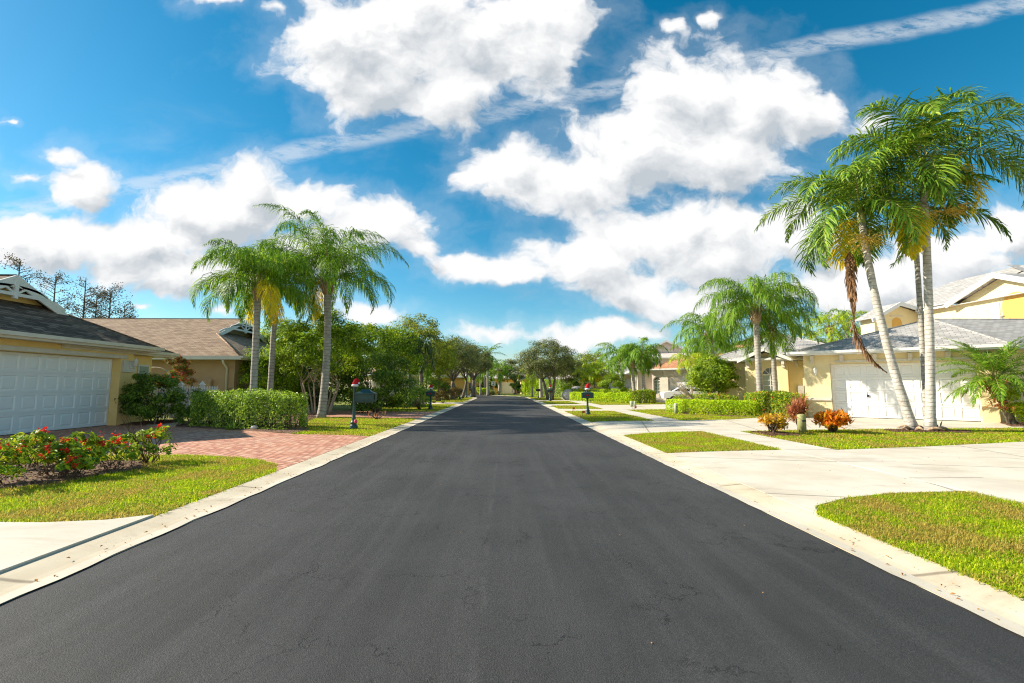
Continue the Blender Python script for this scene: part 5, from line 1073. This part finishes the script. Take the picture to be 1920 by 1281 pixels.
hedge('hedge', 'tall bright hedge behind the yellow warning sign', 'hedge', [(PX(985, 72), 72), (PX(1022, 66), 66)], 1.6, 2.5, 6500, .17, 'lvE', twigs=10)
hedge('hedge', 'tall green hedge between the right oak and the silver car', 'hedge', [(PX(1022, 60), 60), (PX(1067, 57), 56)], 1.5, 2.3, 6500, .15, 'lvH', twigs=10)
# far backdrop of trees, each its own
for u, d, cz, r_, m_, lab in ((700, 52, 4.2, 4.5, 'lvB', 'dark background tree far behind the left shrubs'), (580, 46, 4.4, 4.5, 'lvD', 'background tree far behind the left queen palms'), (770, 62, 5.0, 4.5, 'lvB', 'dark background tree behind the tall yellow green tree'),
                            (830, 80, 5.0, 5, 'lvD', 'background tree far behind the left oaks'), (875, 98, 5.0, 5, 'lvB', 'dark distant tree at the left road end'), (925, 110, 4.2, 5, 'lvD', 'distant tree beyond the orange far house'),
                            (1000, 110, 4.0, 6, 'lvD', 'distant tree beyond the road end hedge'), (1150, 72, 4.6, 4, 'lvA', 'background tree behind the trio of queen palms'), (1230, 80, 4.5, 5, 'lvA', 'background tree far behind the pink house'),
                            (1330, 75, 6.0, 5, 'lvD', 'background tree behind the slim queen palm'), (1530, 46, 5.2, 2.6, 'lvD', 'background tree rising over the yellow wing roof'), (1450, 62, 6, 4, 'lvA', 'background tree behind the two storey pinkish house')):
    tree('background_tree', lab, 'tree', PX(u, d), d, cz*.8, (r_, r_*.6, cz*.62), 5200, .09+.0022*d, m_, 'bark', .25, 1, 50, .28)
# sparse cypresses beyond the left roofs
rng = np.random.default_rng(8)
for u, vt, d, w_, lab in ((35, 487, 44, 2.2, 'sparse dark cypress behind the gable peak of the left house'), (104, 515, 46, 2.3, 'sparse cypress standing second from the left roof'), (160, 521, 48, 1.7, 'tall thin cypress in the middle beyond the left roofs'), (183, 550, 49, 1.6, 'brownish cypress right of the tall thin one'), (208, 540, 47, 1.9, 'cypress with green top right of the brownish one'), (236, 572, 50, 1.5, 'lowest sparse cypress beside the brown roof')):
    x = PX(u, d); zt = PZ(vt, d); t = thing('cypress_tree', lab, 'tree', (x, d, .05), 'sparse cypresses beyond the left roofs')
    tb = MB(); cb = MB(); tb.tube([(x, d, 0), (x+.1, d, zt*.5), (x-.05, d, zt)], [.17, .11, .03], 7)
    for k in range(60):
        z = zt*rng.uniform(.34, .99); a = rng.uniform(0, 6.28); l = 1.25*w_*(1.15-z/zt)*rng.uniform(.7, 1.5)+.35; e = np.array([x+l*math.cos(a), d+l*math.sin(a), z+l*.45]); s0 = np.array([x, d, z])
        tb.tube(bez(s0, (s0+e)/2+(0, 0, .1), e, 5), np.linspace(.035, .01, 5), 4)
        for q in range(4):
            c = s0+(e-s0)*rng.uniform(.45, 1.05)+rng.normal(0, .12, 3); m0 = 11; Q = c+rng.normal(0, .2, (m0, 3)); cb.add(*leafquads(Q, rng.uniform(.07, .19, m0), rng.normal(0, 1, (m0, 3)), .6))
    tb.build('trunk', M['twig'], t); cb.build('crown', M['lvX'], t, uv=False)
# ---------------------------------------------------------------- right hedges and shrubs
rng = np.random.default_rng(44)
hedge('lime_hedge', 'low lime green clipped hedge by the utility stub, front left of the round tree', 'hedge', [(9.05, 24.5), (9.3, 22.7), (10.9, 21.6), (11.8, 21.2)], .95, .72, 9500, .085, 'lvE', twigs=20)
hedge('ixora_hedge', 'green hedge with red flowers before the arched window wall', 'hedge', [(12.2, 22.0), (12.6, 21.0), (13.2, 20.35)], 1.7, 1.12, 12500, .09, 'ixo', flowers=70, twigs=20)
hedge('ixora_hedge', 'low hedge with orange flowers under the round clipped tree', 'hedge', [(9.9, 26.0), (12.3, 24.2)], 1.2, .95, 6000, .09, 'ixo', flowers=24, twigs=12)
tree('round_tree', 'round clipped glossy tree on several thin stems', 'tree', 12.05, 26.2, 2.12, (1.4, 1.3, 1.15), 9500, .115, 'lvA', 'twig', .06, 5, 110, .30, fork=1.1, low=-.97, base=.25)
t = thing('bare_shrub', 'leafless branching shrub before the white garage door of the pink house', 'shrub', (PX(1302, 24.3), 24.3, .05)); tb = MB(); x0 = PX(1302, 24.3)
for k in range(15):
    a = math.pi+rng.normal(0, .9); l = rng.uniform(.7, 1.7); e = np.array([x0+l*math.cos(a), 24.3+l*math.sin(a)*.5, rng.uniform(.9, 2.3)]); f0 = np.array([x0-.05, 24.3, .75]); m0 = (f0+e)/2+(0, 0, -.12)
    P = bez(f0, m0, e, 8); tb.tube(P, np.linspace(.022, .006, 8), 5)
    for q in (3, 5): tb.tube(bez(P[q], P[q]+(.0, 0, .1), P[q]+np.array([-rng.uniform(.1, .4), rng.normal(0, .2), rng.uniform(.1, .4)]), 4), [.012, .01, .007, .004], 4)
tb.tube([(x0, 24.3, .0), (x0-.03, 24.3, .8)], [.045, .035], 6); tb.build('branches', M['barkP'], t)
hedge('lime_hedge', 'long low lime green hedge running past the far right driveways', 'hedge', [(PX(1078, 44), 45), (PX(1130, 41), 41), (PX(1188, 38.5), 38)], 1.1, .85, 8500, .13, 'lvE', twigs=10)
hedge('lime_hedge', 'second row of lime hedge behind the long low one', 'hedge', [(PX(1082, 46), 47.5), (PX(1190, 41), 40.5)], .9, 1.15, 5500, .13, 'lvE', twigs=8)
hedge('ixora_hedge', 'hedge with red brown leaves at the pink house corner', 'hedge', [(PX(1185, 38), 37.6), (PX(1223, 37.5), 37.2)], 1.3, 1.1, 5000, .12, 'ixo', flowers=20, twigs=8)
tree('shrub', 'open green shrub in front of the pale yellow far house', 'shrub', PX(1150, 40.5), 40.5, 1.55, (1.25, 1, .95), 3600, .11, 'lvA', 'twig', .04, 4, 36, .32, fork=.7)
tree('shrub', 'dark rounded bush above the silver car', 'shrub', PX(1084, 50.5), 51.5, 1.9, (1.5, 1.2, 1.1), 4200, .13, 'lvB', 'twig', .05, 4, 38, .32, fork=.8)
tree('shrub', 'pale green fern like shrub beside the boulder', 'shrub', PX(1064, 47), 47.6, 1.0, (.6, .5, .6), 900, .14, 'lvE', 'twig', .03, 3, 18, .36, fork=.3)
palm('palm_tree', 'small yellowing palm showing between the round clipped tree and the bare shrub', (PX(1297, 31), 31), (PX(1297, 31), 31, PZ(682, 31)), .1, .08, 11, 1.7, .5, .03, 1.1, .5, 'fL', 'trQ', n=44, e_hi=1.2, e_lo=-.3, drop=2.0)
tree('shrub', 'glossy yellow green shrub cut by the right photo edge', 'shrub', 18.9, 15.9, .85, (.85, .8, .85), 5500, .085, 'lvE', 'twig', .03, 5, 44, .32, fork=.3, low=-.95)
tuft('low_plant', 'small dark strappy plant behind the upright twin palm', 'plant', (13.45, 13.95), 40, .4, .04, 'lvB', up=.4, nst=3, spread=.1)
# ---------------------------------------------------------------- sky, sun, camera
SE, SAZ = 30.0, 9.0      # elevation, degrees ahead of due left
w = bpy.data.worlds.new('World'); SC.world = w; w.use_nodes = True; nt = w.node_tree; t = NT(nt)
bg = nt.nodes['Background']; bg.inputs[1].default_value = .1
sky = t.n('ShaderNodeTexSky', sky_type='NISHITA'); sky.sun_disc = False; sky.sun_elevation = R(SE); sky.sun_rotation = R(270+SAZ); sky.altitude = 0; sky.air_density = 1.0; sky.dust_density = .25; sky.ozone_density = 2.5
g = nt.nodes.new('ShaderNodeGroup'); gt = bpy.data.node_groups.new('cloud_density', 'ShaderNodeTree'); g.node_tree = gt
gt.interface.new_socket('P', in_out='INPUT', socket_type='NodeSocketVector'); gt.interface.new_socket('D', in_out='OUTPUT', socket_type='NodeSocketFloat')
q = NT(gt); gi = q.n('NodeGroupInput'); go = q.n('NodeGroupOutput'); P = gi.outputs[0]
wp = q.vm('ADD', P, q.vm('MULTIPLY', q.vm('SUBTRACT', q.noise(P, 5.5, 4, .6, col=True), (.5, .5, .5)), (.16, .12, 0)))
BL = [(800,60,240,115),(640,85,125,85),(700,150,125,80),(860,175,120,60),(1000,90,110,90),(1060,25,90,60),(400,5,75,25),(520,25,40,20),
 (1290,200,125,115),(1420,195,130,105),(1200,290,170,85),(960,315,105,65),(1060,350,140,60),(1350,280,150,95),(1500,215,70,60),(890,325,50,50),
 (1250,430,150,75),(1100,485,130,50),(930,505,140,32),(1150,540,100,45),(1350,480,180,70),(1500,440,150,55),
 (90,455,180,55),(250,450,170,62),(400,400,160,75),(480,345,85,50),(560,375,110,45),(690,420,120,55),(780,460,45,28),(330,505,260,42),(560,480,140,50),
 (110,285,50,32),(145,345,65,45),(50,335,50,22),(920,625,90,22),(700,590,110,22),(1130,625,120,28),(1300,570,130,40),
 (1650,545,200,75),(1800,475,150,55),(1880,440,80,60),(1640,225,45,35),(1340,36,22,14),(1270,45,30,18),(425,575,30,22),(270,575,30,10),(10,232,20,9),(600,560,40,20),(1150,225,30,20),
 (2200,300,200,120),(2300,600,250,80),(-300,300,200,100),(-350,520,250,70),(600,-250,300,120),(1400,-300,300,110)]
acc = None
for (u, v, a, b) in BL:
    sm = a*b < 2600; a, b = (a*1.35, b*1.35) if sm else (a, b)
    r0_ = ray(u, v); c = (r0_[0]/r0_[1], r0_[2]/r0_[1]); k = 1/F*1.02
    r1_ = ray(u+a, v); r2_ = ray(u, v-b); sx_ = abs(r1_[0]/r1_[1]-c[0]); sy_ = abs(r2_[2]/r2_[1]-c[1])
    d = q.vm('LENGTH', q.vm('MULTIPLY', q.vm('SUBTRACT', wp, (c[0], c[1], 0)), (1/sx_, 1/sy_, 0)))
    d = q.math('SUBTRACT', .55 if sm else 1.0, d)
    if acc is None: acc = d
    else: acc = q.math('SMOOTH_MAX', acc, d, .35)
acc = q.math('MAXIMUM', q.math('ADD', acc, .16), -1.2)
n1 = q.noise(q.scale(wp, (1, 1.25, 1)), 7.0, 9, .575, .15)
dd = q.math('ADD', acc, q.math('MULTIPLY', q.math('SUBTRACT', n1, .5), 2.15))
q.l(dd, go.inputs[0])
tc = t.n('ShaderNodeTexCoord'); sx = t.n('ShaderNodeSeparateXYZ'); t.l(tc.outputs['Generated'], sx.inputs[0])
ay = t.math('MAXIMUM', t.math('ABSOLUTE', sx.outputs[1]), .03); cb = t.n('ShaderNodeCombineXYZ'); t.l(t.math('DIVIDE', sx.outputs[0], ay), cb.inputs[0]); t.l(t.math('DIVIDE', sx.outputs[2], ay), cb.inputs[1])
PV = cb.outputs[0]; t.l(PV, g.inputs[0]); D1 = g.outputs[0]
g2 = nt.nodes.new('ShaderNodeGroup'); g2.node_tree = gt; t.l(t.vm('ADD', PV, (-.035, .05, 0)), g2.inputs[0]); D2 = g2.outputs[0]
al = t.ss(D1, -.04, .5)
alw = t.math('MULTIPLY', t.ss(D1, -.6, .3), .16)
# mackerel cirrus streak
ra, rb = ray(0, 400), ray(1920, 8); pa = (ra[0]/ra[1], ra[2]/ra[1]); pb = (rb[0]/rb[1], rb[2]/rb[1]); sl = (pb[1]-pa[1])/(pb[0]-pa[0])
s2 = t.n('ShaderNodeSeparateXYZ'); t.l(PV, s2.inputs[0])
line = t.math('ADD', t.math('MULTIPLY', s2.outputs[0], sl), pa[1]-sl*pa[0]); dl = t.math('ABSOLUTE', t.math('ADD', t.math('SUBTRACT', s2.outputs[1], line), t.math('MULTIPLY', t.math('SUBTRACT', t.noise(PV, 3, 4), .5), .05)))
rot = t.n('ShaderNodeMapping'); t.l(PV, rot.inputs[0]); rot.inputs['Rotation'].default_value = (0, 0, R(35)); rot.inputs['Scale'].default_value = (1, 3.2, 1)
st = t.math('MULTIPLY', t.math('SUBTRACT', 1, t.ss(dl, .008, .036)), t.math('MULTIPLY', t.ss(t.noise(rot.outputs[0], 13, 7, .68), .28, .60), .46))
# thin veil low on the left and right
vl = t.math('MULTIPLY', t.math('MULTIPLY', t.ss(t.noise(t.scale(PV, (1, 2.6, 1)), 2.2, 7, .62, .4), .50, .80), .55), t.math('SUBTRACT', 1, t.ss(s2.outputs[1], .15, .75)))
al2 = t.math('MAXIMUM', t.math('MAXIMUM', al, alw), t.math('MAXIMUM', st, vl))
emb = t.math('MULTIPLY', t.math('SUBTRACT', D2, D1), .75)
sh = t.math('ADD', t.math('MULTIPLY', t.ss(D2, .1, 1.2), t.math('ADD', .22, t.math('MULTIPLY', t.ss(t.noise(PV, 4.5, 7, .6), .35, .62), .6))), emb, clamp=True)
hs = t.n('ShaderNodeHueSaturation'); hs.inputs['Hue'].default_value = .479; hs.inputs['Saturation'].default_value = 1.42; hs.inputs['Value'].default_value = .80; t.l(sky.outputs[0], hs.inputs['Color'])
CW = 5.3
cc = t.mix(sh, (CW, CW, CW*1.0), (CW*.56, CW*.61, CW*.66))
fin = t.mix(al2, hs.outputs[0], cc)
t.l(fin, bg.inputs[0])
try: w.cycles.sampling_method = 'MANUAL'; w.cycles.sample_map_resolution = 512
except Exception: pass
sl_ = bpy.data.lights.new('sun', 'SUN'); sl_.energy = 4.9; sl_.angle = R(.55); sl_.color = (1, .91, .76)
so = bpy.data.objects.new('sun', sl_); COL.objects.link(so)
dv = Vector((-math.cos(R(SE))*math.cos(R(SAZ)), math.cos(R(SE))*math.sin(R(SAZ)), math.sin(R(SE)))); so.rotation_euler = dv.to_track_quat('Z', 'Y').to_euler(); so.location = (-20, 10, 30)
cam = bpy.data.cameras.new('camera'); cam.sensor_width = 36; cam.lens = F/1920*36; cam.clip_end = 5000; cam.clip_start = .05
co = bpy.data.objects.new('camera', cam); COL.objects.link(co); co.location = (0, 0, H); co.rotation_euler = (R(90)+TH, 0, -PS); SC.camera = co
SC.view_settings.view_transform = 'Standard'; SC.view_settings.look = 'None'; SC.view_settings.exposure = .92; SC.view_settings.gamma = 1; SC.view_settings.use_curve_mapping = False
SC.cycles.max_bounces = 5; SC.cycles.diffuse_bounces = 3; SC.cycles.glossy_bounces = 2; SC.cycles.transmission_bounces = 3; SC.cycles.transparent_max_bounces = 4; SC.cycles.use_denoising = True
SC.cycles.sample_clamp_indirect = 6
SC.cycles.denoiser = 'OPENIMAGEDENOISE'; SC.cycles.denoising_prefilter = 'NONE'; SC.cycles.filter_width = 1.15
